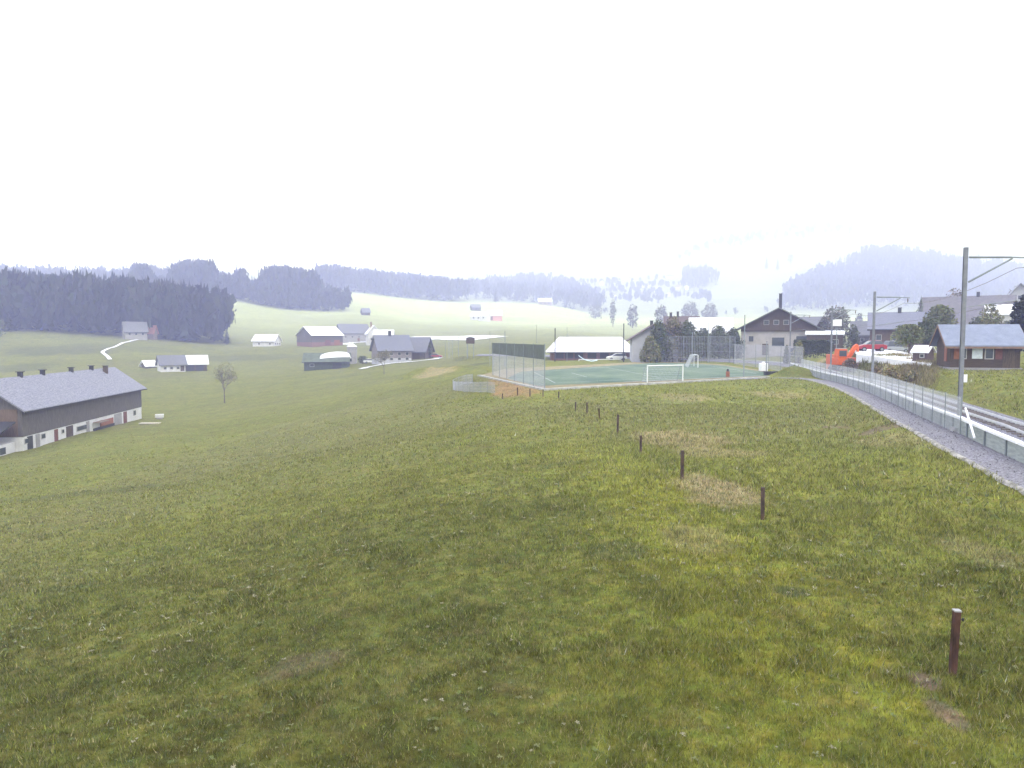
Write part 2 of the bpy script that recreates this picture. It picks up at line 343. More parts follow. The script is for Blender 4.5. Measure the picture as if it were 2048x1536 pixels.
# close the small disc under the camera
def meadow_mat():
    m = bpy.data.materials.new('meadow_grass'); m.use_nodes = True; t = m.node_tree; b = t.nodes['Principled BSDF']
    b.inputs['Roughness'].default_value = .95; b.inputs['Specular IOR Level'].default_value = .08
    a = t.nodes.new('ShaderNodeAttribute'); a.attribute_name = 'tint'
    tc = t.nodes.new('ShaderNodeTexCoord')
    cur = a.outputs['Color']; hsrc = []
    for (s, lo, hi) in ((7.0, .62, 1.38), (1.3, .78, 1.22), (.22, .86, 1.14), (.03, .88, 1.12)):
        n = t.nodes.new('ShaderNodeTexNoise'); n.inputs['Scale'].default_value = s; n.inputs['Detail'].default_value = 7; n.inputs['Roughness'].default_value = .7
        t.links.new(tc.outputs['Object'], n.inputs['Vector'])
        r = t.nodes.new('ShaderNodeMapRange'); r.inputs['From Min'].default_value = .32; r.inputs['From Max'].default_value = .68
        r.inputs['To Min'].default_value = lo; r.inputs['To Max'].default_value = hi; t.links.new(n.outputs['Fac'], r.inputs['Value'])
        v = t.nodes.new('ShaderNodeVectorMath'); v.operation = 'SCALE'; t.links.new(cur, v.inputs[0]); t.links.new(r.outputs[0], v.inputs['Scale'])
        cur = v.outputs[0]; hsrc.append(n)
    # yellowish and bluish-green mottling
    n = t.nodes.new('ShaderNodeTexNoise'); n.inputs['Scale'].default_value = 3.1; n.inputs['Detail'].default_value = 8
    t.links.new(tc.outputs['Object'], n.inputs['Vector'])
    cr = t.nodes.new('ShaderNodeValToRGB'); cr.color_ramp.elements[0].position = .36; cr.color_ramp.elements[1].position = .64
    cr.color_ramp.elements[0].color = (.86, 1.0, .92, 1); cr.color_ramp.elements[1].color = (1.18, 1.02, .98, 1)
    t.links.new(n.outputs['Fac'], cr.inputs[0])
    v = t.nodes.new('ShaderNodeVectorMath'); v.operation = 'MULTIPLY'; t.links.new(cur, v.inputs[0]); t.links.new(cr.outputs[0], v.inputs[1])
    t.links.new(v.outputs[0], b.inputs['Base Color'])
    bp = t.nodes.new('ShaderNodeBump'); bp.inputs['Strength'].default_value = .7; bp.inputs['Distance'].default_value = .12
    t.links.new(hsrc[0].outputs['Fac'], bp.inputs['Height']); t.links.new(bp.outputs[0], b.inputs['Normal'])
    return m
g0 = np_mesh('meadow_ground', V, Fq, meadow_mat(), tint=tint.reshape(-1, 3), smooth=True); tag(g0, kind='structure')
# ground right below the camera mast
yy = np.linspace(-3.2, 3.2, 5); cx_, cy_ = np.meshgrid(yy, yy); cz_ = ground(cx_.ravel(), cy_.ravel()) - .3
ii = np.arange(25).reshape(5, 5)

# ------------------------------------------------------------------ grass blades (near field)
def grass():
    Vs = []; Fs = []; Cs = []; base = 0
    bands = [(8.0, 12, 330, .055, .011), (12, 17, 200, .065, .015), (17, 25, 95, .075, .022), (25, 38, 38, .09, .034), (38, 58, 14, .10, .050), (58, 85, 5, .09, .07), (85, 125, 1.6, .08, .09)]
    for (r0, r1, dens, hgt, wid) in bands:
        tw = math.radians(39.5); n = int(dens * tw * (r1 * r1 - r0 * r0))
        r = np.sqrt(RNG.uniform(r0 * r0, r1 * r1, n)); th = RNG.uniform(-tw, tw, n)
        x = r * np.sin(th); y = r * np.cos(th)
        cdv = corr_dist(x, y); k = RNG.random(n) < np.where(y > 58, np.clip((125 - r) / 67, 0, 1), 1); k &= (cdv < -1.75); k |= (cdv > 5.2)
        k &= in_poly_dist(x, y, PC) > .4
        bare = np.zeros(len(x))
        for (qx, qy, rx, ry, s, kd) in patches:
            if kd in ('soil2', 'ochre'): bare = np.maximum(bare, s * (((x - qx) / rx) ** 2 + ((y - qy) / ry) ** 2 < .8))
        k &= RNG.random(len(x)) > bare * .75
        x = x[k]; y = y[k]; n = len(x); z = ground(x, y)
        tall = .55 + 1.0 * fbm(x * .6, y * .6, 21) ** 2 * 1.6 + .5 * sstep(-2, 5, x)
        c0 = zone_colour(x, y); tuft = RNG.uniform(.8, 1.25, n)
        nb = 5
        for b in range(nb):
            h = hgt * tall * RNG.uniform(.5, 1.35, n); a = RNG.uniform(0, 2 * np.pi, n); lean = RNG.uniform(.1, 1.1, n) * h
            w = wid * RNG.uniform(.6, 1.4, n) * .5; la = RNG.uniform(0, 2 * np.pi, n)
            ox = x + RNG.normal(0, .03 + wid, n); oy = y + RNG.normal(0, .03 + wid, n)
            dx = np.cos(a) * w; dy = np.sin(a) * w
            v0 = np.column_stack([ox - dx, oy - dy, z - .015]); v1 = np.column_stack([ox + dx, oy + dy, z - .015])
            v2 = np.column_stack([ox + np.cos(la) * lean, oy + np.sin(la) * lean, z + h])
            Vs.append(np.stack([v0, v1, v2], 1).reshape(-1, 3)); Fs.append(np.arange(3 * n).reshape(n, 3) + base); base += 3 * n
            u = RNG.random(n)[:, None]; g = (RNG.uniform(.6, 1.6, n) * tuft)[:, None]
            c = c0 * g * (1.15 + .2 * sstep(20, 60, np.hypot(x, y)))[:, None]  # blades also lightened farther out for haze
            c = np.where(u < .10, np.array([.26, .22, .11]) * g, c)
            c = np.where((u > .10) & (u < .2), np.array([.19, .215, .04]) * g, c)
            c = np.where((u > .2) & (u < .28), np.array([.075, .105, .05]) * g, c)
            c = np.where(u > .9985, np.array([.55, .56, .46]), c)
            Cs.append(np.repeat(c, 3, axis=0))
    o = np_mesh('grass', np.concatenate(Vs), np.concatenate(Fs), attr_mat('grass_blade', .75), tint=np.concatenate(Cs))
    tag(o, kind='stuff', label='short mown meadow grass in front of the camera', cat='grass')
grass()
def scrub():
    """coarse dry grass and herbs on the bank between the track and the car park"""
    n = 9000; y = RNG.uniform(58, 112, n); px = RNG.uniform(1610, 1875, n); x = (px - 1024) / F * y; cdv = corr_dist(x, y)
    k = (cdv > 5.2) & (cdv < 15) & (RNG.random(n) < np.clip((y - 56) / 14, 0, 1)) & (vnoise(x * .5, y * .5, 9) > .3); x = x[k]; y = y[k]; n = len(x); z = ground(x, y); V_ = []; C2 = []
    h0 = .18 + .55 * vnoise(x * .45, y * .45, 12); n1 = vnoise(x * .3, y * .3, 33)[:, None]
    b0 = np.array([.27, .215, .12]) * n1 + np.array([.15, .16, .055]) * (1 - n1)
    for b in range(7):
        a = RNG.uniform(0, 6.28, n); L = h0 * RNG.uniform(.5, 1.2, n); ox = x + RNG.normal(0, .18, n); oy = y + RNG.normal(0, .18, n); w = .05
        V_.append(np.stack([np.column_stack([ox - np.cos(a) * w, oy - np.sin(a) * w, z - .05]), np.column_stack([ox + np.cos(a) * w, oy + np.sin(a) * w, z - .05]), np.column_stack([ox + RNG.normal(0, .12, n), oy + RNG.normal(0, .12, n), z + L])], 1).reshape(-1, 3))
        C2.append(np.repeat(b0 * RNG.uniform(.6, 1.45, n)[:, None], 3, axis=0))
    V_ = np.concatenate(V_); o = np_mesh('bank_scrub', V_, np.arange(len(V_)).reshape(-1, 3), attr_mat('scrub_blade', .8), tint=np.concatenate(C2)); tag(o, 'coarse dry grass and herbs on the bank beyond the track', 'scrub', kind='stuff')
scrub()
def weeds():
    n0 = 3200; r = np.sqrt(RNG.uniform(64, 900, n0)); th = RNG.uniform(-.68, .68, n0); x = r * np.sin(th); y = r * np.cos(th)
    k = (vnoise(x * .35, y * .35, 71) > .42) & (corr_dist(x, y) < -2.3); x = x[k]; y = y[k]; n = len(x); z = ground(x, y) - .02; V_ = []; C2 = []
    sz = RNG.uniform(.18, .62, n) * (1 + .5 * (r[k] > 16)); kind = RNG.random(n)
    for b in range(6):
        a = b * 1.05 + RNG.uniform(-.3, .3, n); L = .085 * sz * RNG.uniform(.7, 1.3, n); w = L * .28; up = L * RNG.uniform(.2, .9, n)
        c, s_ = np.cos(a), np.sin(a)
        p0 = np.column_stack([x, y, z + .04]); pm = np.column_stack([x + c * L * .55, y + s_ * L * .55, z + .05 + up * .8]); p1 = np.column_stack([x + c * L, y + s_ * L, z + .04 + up * .7]); sd = np.column_stack([-s_ * w, c * w, np.zeros(n)])
        V_.append(np.stack([p0, pm - sd, p1, pm + sd], 1).reshape(-1, 3))
        q = np.where(kind[:, None] < .55, np.array([.12, .145, .045]), np.where(kind[:, None] < .8, np.array([.17, .18, .08]), np.array([.26, .24, .15]))) * RNG.uniform(.8, 1.25, n)[:, None]
        C2.append(np.repeat(q, 4, axis=0))
    V_ = np.concatenate(V_); o = np_mesh('meadow_weeds', V_, np.arange(len(V_)).reshape(-1, 4), attr_mat('weed_leaf', .7), tint=np.concatenate(C2)); tag(o, 'broad leaved weeds scattered through the near meadow', 'weeds', kind='stuff')
weeds()

# ------------------------------------------------------------------ pitch, paths, railway bed
zp = ZC - PITCH_DROP
m_ochre = mat('bare_ochre_earth', (.23, .175, .10), .95, .35, .6, c2=(.25, .22, .11))
m_turf = mat('green_turf', (.062, .135, .09), .9, .3, .16, c2=(.14, .175, .11), stretch=(1, .6, 1))
m_white = mat('white_paint', (.8, .8, .8), .6, .05)
poly_sheet('playing_field_surround', PC * 1.0, 0, m_ochre, zfix=zp)
TURF = [(2.6, 71.8), (-.6, 85), (1.2, 102), (27.5, 139), (33.5, 134.5), (36.0, 124), (34.4, 93)]
poly_sheet('playing_field_turf', TURF, .03, m_turf, zfix=zp)
# dark / light mowing of the turf and white lines
mk = MB()
def gl(a, b, w=.12):
    a = np.array(a, float); b = np.array(b, float); d = (b - a) / np.linalg.norm(b - a); n = np.array([-d[1], d[0]]) * w / 2
    mk.add([(*(a - n), zp + .045), (*(b - n), zp + .045), (*(b + n), zp + .045), (*(a + n), zp + .045)], [(0, 1, 2, 3)])
gl((4.5, 76), (32.3, 96.5)); gl((4.5, 76), (3.0, 101)); gl((3.0, 101), (28, 134.5)); gl((32.3, 96.5), (33.5, 124)); gl((28, 134.5), (33.5, 124))
gl((17.5, 86), (15, 117)); gl((2.5, 84), (9, 88)); gl((9, 88), (8, 98)); gl((30, 104), (24, 102)); gl((12, 78), (31, 91), .3)
tag(mk.build('playing_field_line', mat('worn_line', (.36, .38, .36), .8, .3, 1.5)), kind='structure')
# kerb round the field (front and left)
m_kerb = mat('pale_kerb', (.40, .39, .365), .8, .35, 1.2)
kb = MB()
def bar(mb, a, b, w, z0, z1):
    a = np.array(a, float); b = np.array(b, float); d = (b - a) / np.linalg.norm(b - a); n = np.array([-d[1], d[0]]) * w / 2
    vs = [(*(a - n), z0), (*(b - n), z0), (*(b + n), z0), (*(a + n), z0), (*(a - n), z1), (*(b - n), z1), (*(b + n), z1), (*(a + n), z1)]
    mb.add(vs, [(0,3,2,1),(4,5,6,7),(0,1,5,4),(1,2,6,5),(2,3,7,6),(3,0,4,7)])
kpts = [PC[1], PC[0], PC[5]]
bar(kb, PC[1], PC[0] + (-.1, .3), .35, zp - .3, zp + .10); bar(kb, PC[0], PC[5], .4, zp - .3, zp + .12)
tag(kb.build('kerb', m_kerb), kind='structure')

LC = CL[:-6]
def zc_(x, y): return ZC - corr_drop(x, y)
m_ballast = mat('ballast_stone', (.11, .108, .125), .95, .5, 14, bump=.6, c2=(.20, .195, .22))
m_gravel = mat('path_gravel', (.13, .125, .14), .95, .5, 11, bump=.5, c2=(.22, .21, .225))
m_dust = mat('pale_grit', (.16, .15, .12), .95, .5, 3, c2=(.30, .285, .25))
CL1 = resample(CORR, .8)
V_, F_ = ribbon(CL1, .05, 4.7, lambda x, y: zc_(x, y) + .02, 2)
# raised bed profile
T = np.gradient(CL1, axis=0); T /= np.linalg.norm(T, axis=1)[:, None]; NRM = np.stack([T[:, 1], -T[:, 0]], 1)
prof = [(.05, .0), (.7, .06), (1.3, .22), (3.9, .22), (4.8, -.02), (5.3, -.12)]
Vb = []
for (o, h) in prof:
    Q = CL1 + NRM * o; Vb.append(np.column_stack([Q, zc_(Q[:, 0], Q[:, 1]) + h + (fbm(Q[:, 0] * 4, Q[:, 1] * 4, 5) - .5) * .05]))
m_ = len(CL1); Fb = []
for a in range(len(prof) - 1):
    i = np.arange(m_ - 1) + a * m_; Fb.append(np.column_stack([i, i + m_, i + m_ + 1, i + 1]))
tag(np_mesh('railway_bed', np.concatenate(Vb), np.concatenate(Fb), m_ballast, smooth=True), kind='structure')
NP_ = int(np.argmin(abs(CL1[:, 1] - 79)))
jit = (fbm(CL1[:, 0] * 1.6, CL1[:, 1] * 1.6, 8) - .5) * .5
pth = CL1[:NP_]
def edge_strip(name, o0, o1, m, dz, j0=0, j1=0, n=5):
    Vs = []; L = len(pth)
    for k in range(n):
        t = k / (n - 1); o = o0 + (o1 - o0) * t + (jit[:L] * (j0 * (1 - t) + j1 * t))
        Q = pth + NRM[:L] * np.asarray(o)[:, None]
        Vs.append(np.column_stack([Q, np.maximum(zc_(Q[:, 0], Q[:, 1]), ground(Q[:, 0], Q[:, 1])) + (dz if k or dz < .03 else -.05)]))
    Fs = []
    for a in range(n - 1):
        i = np.arange(L - 1) + a * L; Fs.append(np.column_stack([i, i + L, i + L + 1, i + 1]))
    o = np_mesh(name, np.concatenate(Vs), np.concatenate(Fs), m, smooth=True); tag(o, kind='structure'); return o
edge_strip('gravel_path', -1.85, -.02, m_gravel, .02, .3, 0)
edge_strip('gravel_verge', -1.97, -1.76, m_dust, .045, .45, .3, 3)
# path turning along the front of the playing field
V_, F_ = ribbon(resample([(32.5, 76.3), (32.75, 79), (32.3, 81.8), (31.0, 84.0), (28.8, 85.0), (26.5, 83.9)], .5), -.95, .95, lambda x, y: ground(x, y) + .05, 5)
tag(np_mesh('gravel_path', V_, F_, m_gravel, smooth=True), kind='structure')
# loose stones on the gravel near the camera
def stones():
    n = 9000; k = RNG.integers(0, np.argmin(abs(CL1[:, 1] - 55)), n); k = np.maximum(k, np.argmin(abs(CL1[:, 1] - 14)))
    o = np.where(RNG.random(n) < .45, RNG.uniform(-1.8, -.05, n), RNG.uniform(.1, 4.6, n))
    Q = CL1[k] + NRM[k] * o[:, None] + RNG.normal(0, .3, (n, 2)) * 1.0
    cdv = corr_dist(Q[:, 0], Q[:, 1]); keep = (cdv > -1.8) & (cdv < 4.6) & (abs(cdv) > .06); Q = Q[keep]; cdv = cdv[keep]; n = len(Q)
    z = zc_(Q[:, 0], Q[:, 1]) + np.interp(cdv, [-2, 0, .7, 1.3, 3.9, 4.8], [.03, .03, .06, .22, .22, 0])
    s = RNG.uniform(.015, .045, n); oct_ = np.array([(1,0,0),(0,1,0),(-1,0,0),(0,-1,0),(0,0,1)], float)
    Vv = np.column_stack([Q, z])[:, None, :] + oct_[None] * (s[:, None, None] * RNG.uniform(.6, 1.3, (n, 5, 1)))
    Ff = np.array([(0,1,4),(1,2,4),(2,3,4),(3,0,4)])[None] + (np.arange(n) * 5)[:, None, None]
    c = np.repeat(RNG.uniform(.06, .32, n)[:, None] * np.array([1, .98, 1.05]), 5, axis=0)
    tag(np_mesh('loose_stone', Vv.reshape(-1, 3), Ff.reshape(-1, 3), attr_mat('stone_grey', .9), tint=c), 'loose grey stones of the track bed and gravel path', 'gravel', kind='stuff')
stones()
# track: rails and sleepers
m_rail = mat('rail_steel', (.34, .34, .36), .35, .2, 4, metal=.7); m_sleeper = mat('sleeper', (.16, .14, .13), .9, .3, 3)
trk = thing('railway_track', 'single narrow gauge railway track on grey ballast behind the wire fence', 'railway track', (0, 0, 0))
for o in (2.1, 3.1):
    Q0 = CL1 + NRM * (o - .035); Q1 = CL1 + NRM * (o + .035); m_n = len(CL1)
    z = zc_(CL1[:, 0] + NRM[:, 0] * 2.6, CL1[:, 1] + NRM[:, 1] * 2.6)
    Vv = np.concatenate([np.column_stack([Q0, z + .2]), np.column_stack([Q0, z + .40]), np.column_stack([Q1, z + .40]), np.column_stack([Q1, z + .2])])
    i = np.arange(m_n - 1); Ff = np.concatenate([np.column_stack([i + a * m_n, i + a * m_n + 1, i + (a + 1) * m_n + 1, i + (a + 1) * m_n]) for a in range(3)])
    np_mesh('rail', Vv, Ff, m_rail, trk)
slp = MB(); CS = resample(CORR, .65); Ts = np.gradient(CS, axis=0); Ts /= np.linalg.norm(Ts, axis=1)[:, None]; Ns = np.stack([Ts[:, 1], -Ts[:, 0]], 1)
for i in range(len(CS)):
    if 12 < CS[i][1] < 150:
        a = CS[i] + Ns[i] * 1.75; b = CS[i] + Ns[i] * 3.45; z = float(zc_(a[0], a[1])); bar(slp, a, b, .22, z + .1, z + .275)
so_ = slp.build('sleeper', m_sleeper, trk); tag(so_, kind='stuff')

# ------------------------------------------------------------------ boundary fence of the railway
m_wire = mat('galvanised_wire', (.6, .62, .66), .5, .1, 2, metal=.3); m_panel = mat('grey_green_board', (.31, .34, .32), .75, .25, 2.2, stretch=(1, 1, 6))
m_cap = mat('white_cap', (.85, .85, .85), .6, .06); m_steel = mat('galvanised_steel', (.25, .28, .29), .45, .2, 2, metal=.35)
bw = thing('low_board_fence', 'long low grey green board fence with a white top strip beside the gravel path', 'fence')
PB = resample(CORR[2:12], .35)
def wall_strip(name, L, off0, off1, z0, z1, m, parent, gap=None):
    T = np.gradient(L, axis=0); T /= np.linalg.norm(T, axis=1)[:, None]; N = np.stack([T[:, 1], -T[:, 0]], 1)
    A = L + N * off0; B = L + N * off1; mb = MB(); z = zc_(L[:, 0], L[:, 1]); n = len(L)
    step = gap[0] if gap else n; k = 0
    while k < n - 1:
        e = min(k + (gap[0] - gap[1] if gap else n - 1), n - 1)
        if e > k:
            vs = []; 
            for i in range(k, e + 1): vs += [(*A[i], z[i] + z0), (*A[i], z[i] + z1), (*B[i], z[i] + z1), (*B[i], z[i] + z0)]
            fs = [(4*i+a, 4*i+(a+1)%4, 4*i+4+(a+1)%4, 4*i+4+a) for i in range(e - k) for a in range(4)] + [(0,1,2,3), tuple(4*(e-k)+q for q in (3,2,1,0))]
            mb.add(vs, fs)
        k += step
    return mb.build(name, m, parent)
wall_strip('board', PB, -.04, .04, -.25, .66, m_panel, bw)
PBf = resample(CORR[2:12], .1)
wall_strip('top_strip', PBf, -.11, .12, .665, .77, m_cap, bw, gap=(20, 1))
sp_ = MB()
for i in range(0, len(PB), 6):
    z = float(zc_(*PB[i])); x, y = PB[i]; sp_.box(x - .11, x - .05, y - .03, y + .03, z, z + .66)
tag(sp_.build('post', m_steel, bw), kind='stuff')

def mesh_fence(name, label, L, zf, height, sp_w, r, hs, post_every, mw, post_r=.03, post_extra=.12, cat='fence', spikes=0):
    """woven wire fence: thin vertical and horizontal rods between posts"""
    root = thing(name, label, cat); L = np.array(L, float); seg = np.linalg.norm(np.diff(L, axis=0), axis=1); s = np.concatenate([[0], np.cumsum(seg)])
    tot = s[-1]; n = int(tot / sp_w); u = np.linspace(0, tot, n)
    x = np.interp(u, s, L[:, 0]); y = np.interp(u, s, L[:, 1]); z = zf(x, y)
    V0 = np.array([(-r, -r), (r, -r), (r, r), (-r, r)])
    bot = np.stack([x[:, None] + V0[:, 0], y[:, None] + V0[:, 1], np.repeat(z[:, None] + .03, 4, 1)], -1)
    hh = height + spikes * (np.arange(n) % 2)
    top = np.stack([x[:, None] + V0[:, 0], y[:, None] + V0[:, 1], np.repeat((z + hh)[:, None], 4, 1)], -1)
    Vv = np.concatenate([bot, top], 1).reshape(-1, 3); q = np.array([(0,1,5,4),(1,2,6,5),(2,3,7,6),(3,0,4,7)])
    Ff = (q[None] + (np.arange(n) * 8)[:, None, None]).reshape(-1, 4)
    # horizontals
    st = max(1, int(.8 / sp_w)); xi = x[::st]; yi = y[::st]; zi = z[::st]; b0 = len(Vv); VV = [Vv]; FF = [Ff]; k = len(xi)
    for h in hs:
        a = np.column_stack([xi, yi, zi + h - r]); b = np.column_stack([xi, yi, zi + h + r]); VV += [a, b]
        i = np.arange(k - 1); FF.append(np.column_stack([i, i + 1, i + k + 1, i + k]) + b0); b0 += 2 * k
    np_mesh('wire_mesh', np.concatenate(VV), np.concatenate(FF), mw, root)
    for d in np.arange(0, tot + .01, post_every)[:100]:
        px_, py_ = np.interp(d, s, L[:, 0]), np.interp(d, s, L[:, 1]); zz = float(np.atleast_1d(zf(np.array([px_]), np.array([py_])))[0])
        MB().tube((px_, py_, zz - .2), (px_, py_, zz + height + post_extra), post_r, n=6).build('post', m_steel, root)
    return root
i0 = int(np.argmin(abs(CL1[:, 1] - 33.2))); i1 = int(np.argmin(abs(CL1[:, 1] - 96)))
mf = mesh_fence('wire_mesh_fence', 'tall grey wire mesh fence above the low board fence along the railway', CL1[i0:i1] + NRM[i0:i1] * (-.16), lambda x, y: zc_(x, y), 1.72, .10, .0038, (.1, .45, .8, 1.15, 1.5, 1.68), 2.5, m_wire, .028, .06, spikes=.05)
# white brace at the fence end
a = np.array([21.0, 33.9]); 
wb = MB().tube((*P3(1931, 816, 32.6),), (*P3(1949, 876, 30.6),), .045, .045, 6).build('fence_brace', m_white)
tag(wb, 'white slanting brace leaning at the near end of the wire mesh fence', 'brace')

# ------------------------------------------------------------------ overhead line masts
def make_mast(loc, h, lean, label, detail=True):
    t = thing('catenary_mast', label, 'mast', loc, 0, 'railway masts along the track')
    m = MB(); w = .085; f = .014
    m.box(-w, w, -.075, -.075 + f, 0, h); m.box(-w, w, .075 - f, .075, 0, h); m.box(-.012, .012, -.075 + f, .075 - f, 0, h)
    o = m.build('mast_column', mat('mast_steel', (.20, .205, .235), .5, .2, 1.5, metal=.2, c2=(.23, .245, .26)), t)
    MB().box(-.3, .3, -.3, .3, -.4, .22).build('foundation', mat('concrete', (.36, .36, .36), .9, .2, 4), t)
    a = MB(); za = h - .45; a.tube((.15, 0, za), (1.9, 0, za - .04), .055, .05, 8); a.tube((1.9, 0, za - .04), (2.65, 0, za - .09), .035, .03, 8)
    a.build('arm', m_steel, t)
    MB().tube((.15, 0, za - 1.15), (1.95, 0, za - .1), .045, .04, 8).build('strut', m_steel, t)
    MB().tube((2.5, 0, za - .06), (2.5, 0, za - .2), .03, .03, 6).tube((2.5, 0, za - .2), (2.5, 0, za - .42), .055, .045, 8).build('insulator', mat('insulator_brown', (.16, .12, .12), .3, .1), t)
    a2 = MB(); a2.tube((2.5, 0, za - .42), (2.5, 0, za - .5), .02); a2.build('wire_clamp', m_steel, t)
    MB().tube((.15, 0, za - 2.3), (2.3, 0, za - 2.0), .018).build('steady_arm', m_steel, t)
    return t
masts = [(1919, 34.3, 8.62, 'nearest and tallest grey steel railway mast with a long bracket arm'), (1743, 60.3, 8.3, 'second grey railway mast, standing just left of the car park'),
         (1660, 84.5, 8.2, 'third railway mast, rising in front of the orange excavator'), (1578, 104, 8.1, 'farthest railway mast, standing in front of the big chalet')]
tops = []
for (px, Y, h, lb) in masts:
    x = (px - 1024) / F * Y + .1; z = float(zc_(x, Y)); o = make_mast((x, Y, z), h, 0, lb); o.rotation_euler = (0, R(.0), R(-12)); tops.append((x, Y, z + h - .5))
# number plate and box on the nearest mast
nm = [o for o in bpy.data.objects if o.name == 'catenary_mast'][0]
MB().box(.086, .24, -.09, -.05, 2.35, 2.72).build('number_plate', m_white, nm)
# contact wires
for (dx, dz, nm_, lb) in ((2.4, -.45, 'overhead_wire', 'upper carrying wire of the railway, strung between the mast arms'), (2.4, -2.0, 'overhead_wire', 'lower contact wire of the railway above the rails')):
    w = MB(); pts = [(tops[0][0] + dx - 6.5, tops[0][1] - 26, tops[0][2] + dz)] + [(a + dx, b, c + dz) for a, b, c in tops]
    for a, b in zip(pts[:-1], pts[1:]):
        a = np.array(a); b = np.array(b)
        q = [a + (b - a) * t - np.array([0, 0, (.5 if dz > -1 else .06) * 4 * t * (1 - t)]) for t in np.linspace(0, 1, 7)]
        for c, d in zip(q[:-1], q[1:]): w.tube(c, d, .013, n=4)
    tag(w.build(nm_, mat('copper_wire', (.12, .11, .10), .5, .1), None), lb, 'wire')

# ------------------------------------------------------------------ pasture posts
m_rust = mat('rusty_wood', (.035, .018, .013), .8, .5, 9, stretch=(1, 1, .25), c2=(.085, .040, .028))
m_rust2 = mat('dark_post_steel', (.035, .026, .024), .7, .4, 9, stretch=(1, 1, .3), c2=(.10, .065, .05))
POSTS = [(1904,1348,1228),(1525,1037,972),(1364,957,899),(1281,904,869),(1235,865,827),(1199,836,815),(1174,826,803),(1151,819,802),(1117,795,781),(1086,791,777),(1060,791,776),(1035,789,773),(1005,796,785)]
words = ['nearest rusty brown pasture post with a pale top, at the lower right', 'second dark pasture post from the camera, beside the straw coloured strip', 'third dark pasture post from the camera, left of the dry grass',
 'fourth pasture post from the camera, a short black one', 'fifth pasture post from the camera, taller than its neighbours', 'reddish sixth pasture post from the camera, leaning slightly', 'thin pale seventh pasture post from the camera',
 'eighth pasture post from the camera, grey and short', 'ninth pasture post, standing in front of the playing field kerb', 'tenth pasture post, near the left corner of the playing field', 'eleventh pasture post, on the edge of the ochre earth',
 'twelfth pasture post, reddish against the ochre earth', 'farthest stubby pasture post, beside the curved net fence']
for k, ((px, yb, yt), lb) in enumerate(zip(POSTS, words)):
    x, y, z = hit(px, yb + 2); h = (yb - yt) * y / F * 1.02
    if k == 0: h = 1.02
    t = thing('pasture_post', lb, 'fence post', (x, y, z), R(random.uniform(-20, 20)), 'posts of the pasture fence')
    s = .052 if k else .048; s *= .85 if k > 4 else 1
    lx = [.035, -.01, .0, .01, .02, -.04, .0, .01, .03, .0, 0, 0, 0][k]
    m = MB(); m.add([(-s,-s,-.15),(s,-s,-.15),(s,s,-.15),(-s,s,-.15),(-s+lx,-s,h),(s+lx,-s,h),(s+lx,s,h),(-s+lx,s,h)], [(0,3,2,1),(4,5,6,7),(0,1,5,4),(1,2,6,5),(2,3,7,6),(3,0,4,7)])
    m.build('stake', m_rust if k in (0, 5, 11) else m_rust2, t, bevel=.008)
    if k == 0:
        MB().box(-s + lx - .004, s + lx + .004, -s - .004, s + .004, h + .002, h + .022).build('post_cap', mat('grey_cap', (.35, .34, .33), .7), t)
        MB().tube((s + lx, 0, h - .13), (s + lx + .05, 0, h - .13), .009).tube((s + lx + .045, 0, h - .155), (s + lx + .045, 0, h - .105), .016, .016, 8).build('insulator', mat('black_plastic', (.02, .02, .02), .4), t)
    elif k < 5:
        MB().tube((s + lx, 0, h - .12), (s + lx + .045, 0, h - .12), .009).build('insulator', mat('black_plastic', (.02, .02, .02), .4), t)
#PART2
# ================================================================== BUILDINGS
m_glass = mat('window_glass', (.05, .06, .07), .15, .2, 1, spec=.6); m_frame = mat('window_frame', (.40, .39, .38), .6, .05)
m_dwood = mat('dark_timber', (.060, .045, .032), .85, .35, 3, stretch=(6, 6, .6), c2=(.095, .068, .046)); m_gwood = mat('weathered_timber', (.095, .088, .085), .9, .3, 3, stretch=(5, 5, .5), c2=(.13, .115, .105))
m_plaster = mat('white_plaster', (.62, .61, .61), .85, .12, .8); m_grey = mat('grey_plaster', (.30, .29, .29), .85, .15, .8)
m_slate = mat('grey_slate', (.15, .152, .175), .55, .2, 1.6, stretch=(1, 4, 4)); m_eternit = mat('pale_fibre_cement', (.165, .165, .20), .75, .3, 2.2, stretch=(1, 3, 3), c2=(.235, .235, .27))
m_wroof = mat('pale_metal_roof', (.78, .78, .80), .45, .08, 1); m_broof = mat('brown_tile', (.13, .10, .09), .8, .3, 3); m_red = mat("oxblood_paint", (.16, .065, .05), .7, .2, 3)
m_orange = mat('orange_timber', (.26, .10, .05), .7, .2, 3); m_dark = mat('dark_metal', (.04, .04, .045), .6, .2, 3); m_pinkish = mat('pale_rose_plaster', (.42, .39, .39), .85, .15, .8)
m_greywhite = mat('light_grey_render', (.46, .46, .50), .85, .1, .7); m_tan = mat('tan_boards', (.24, .18, .14), .85, .25, 3)

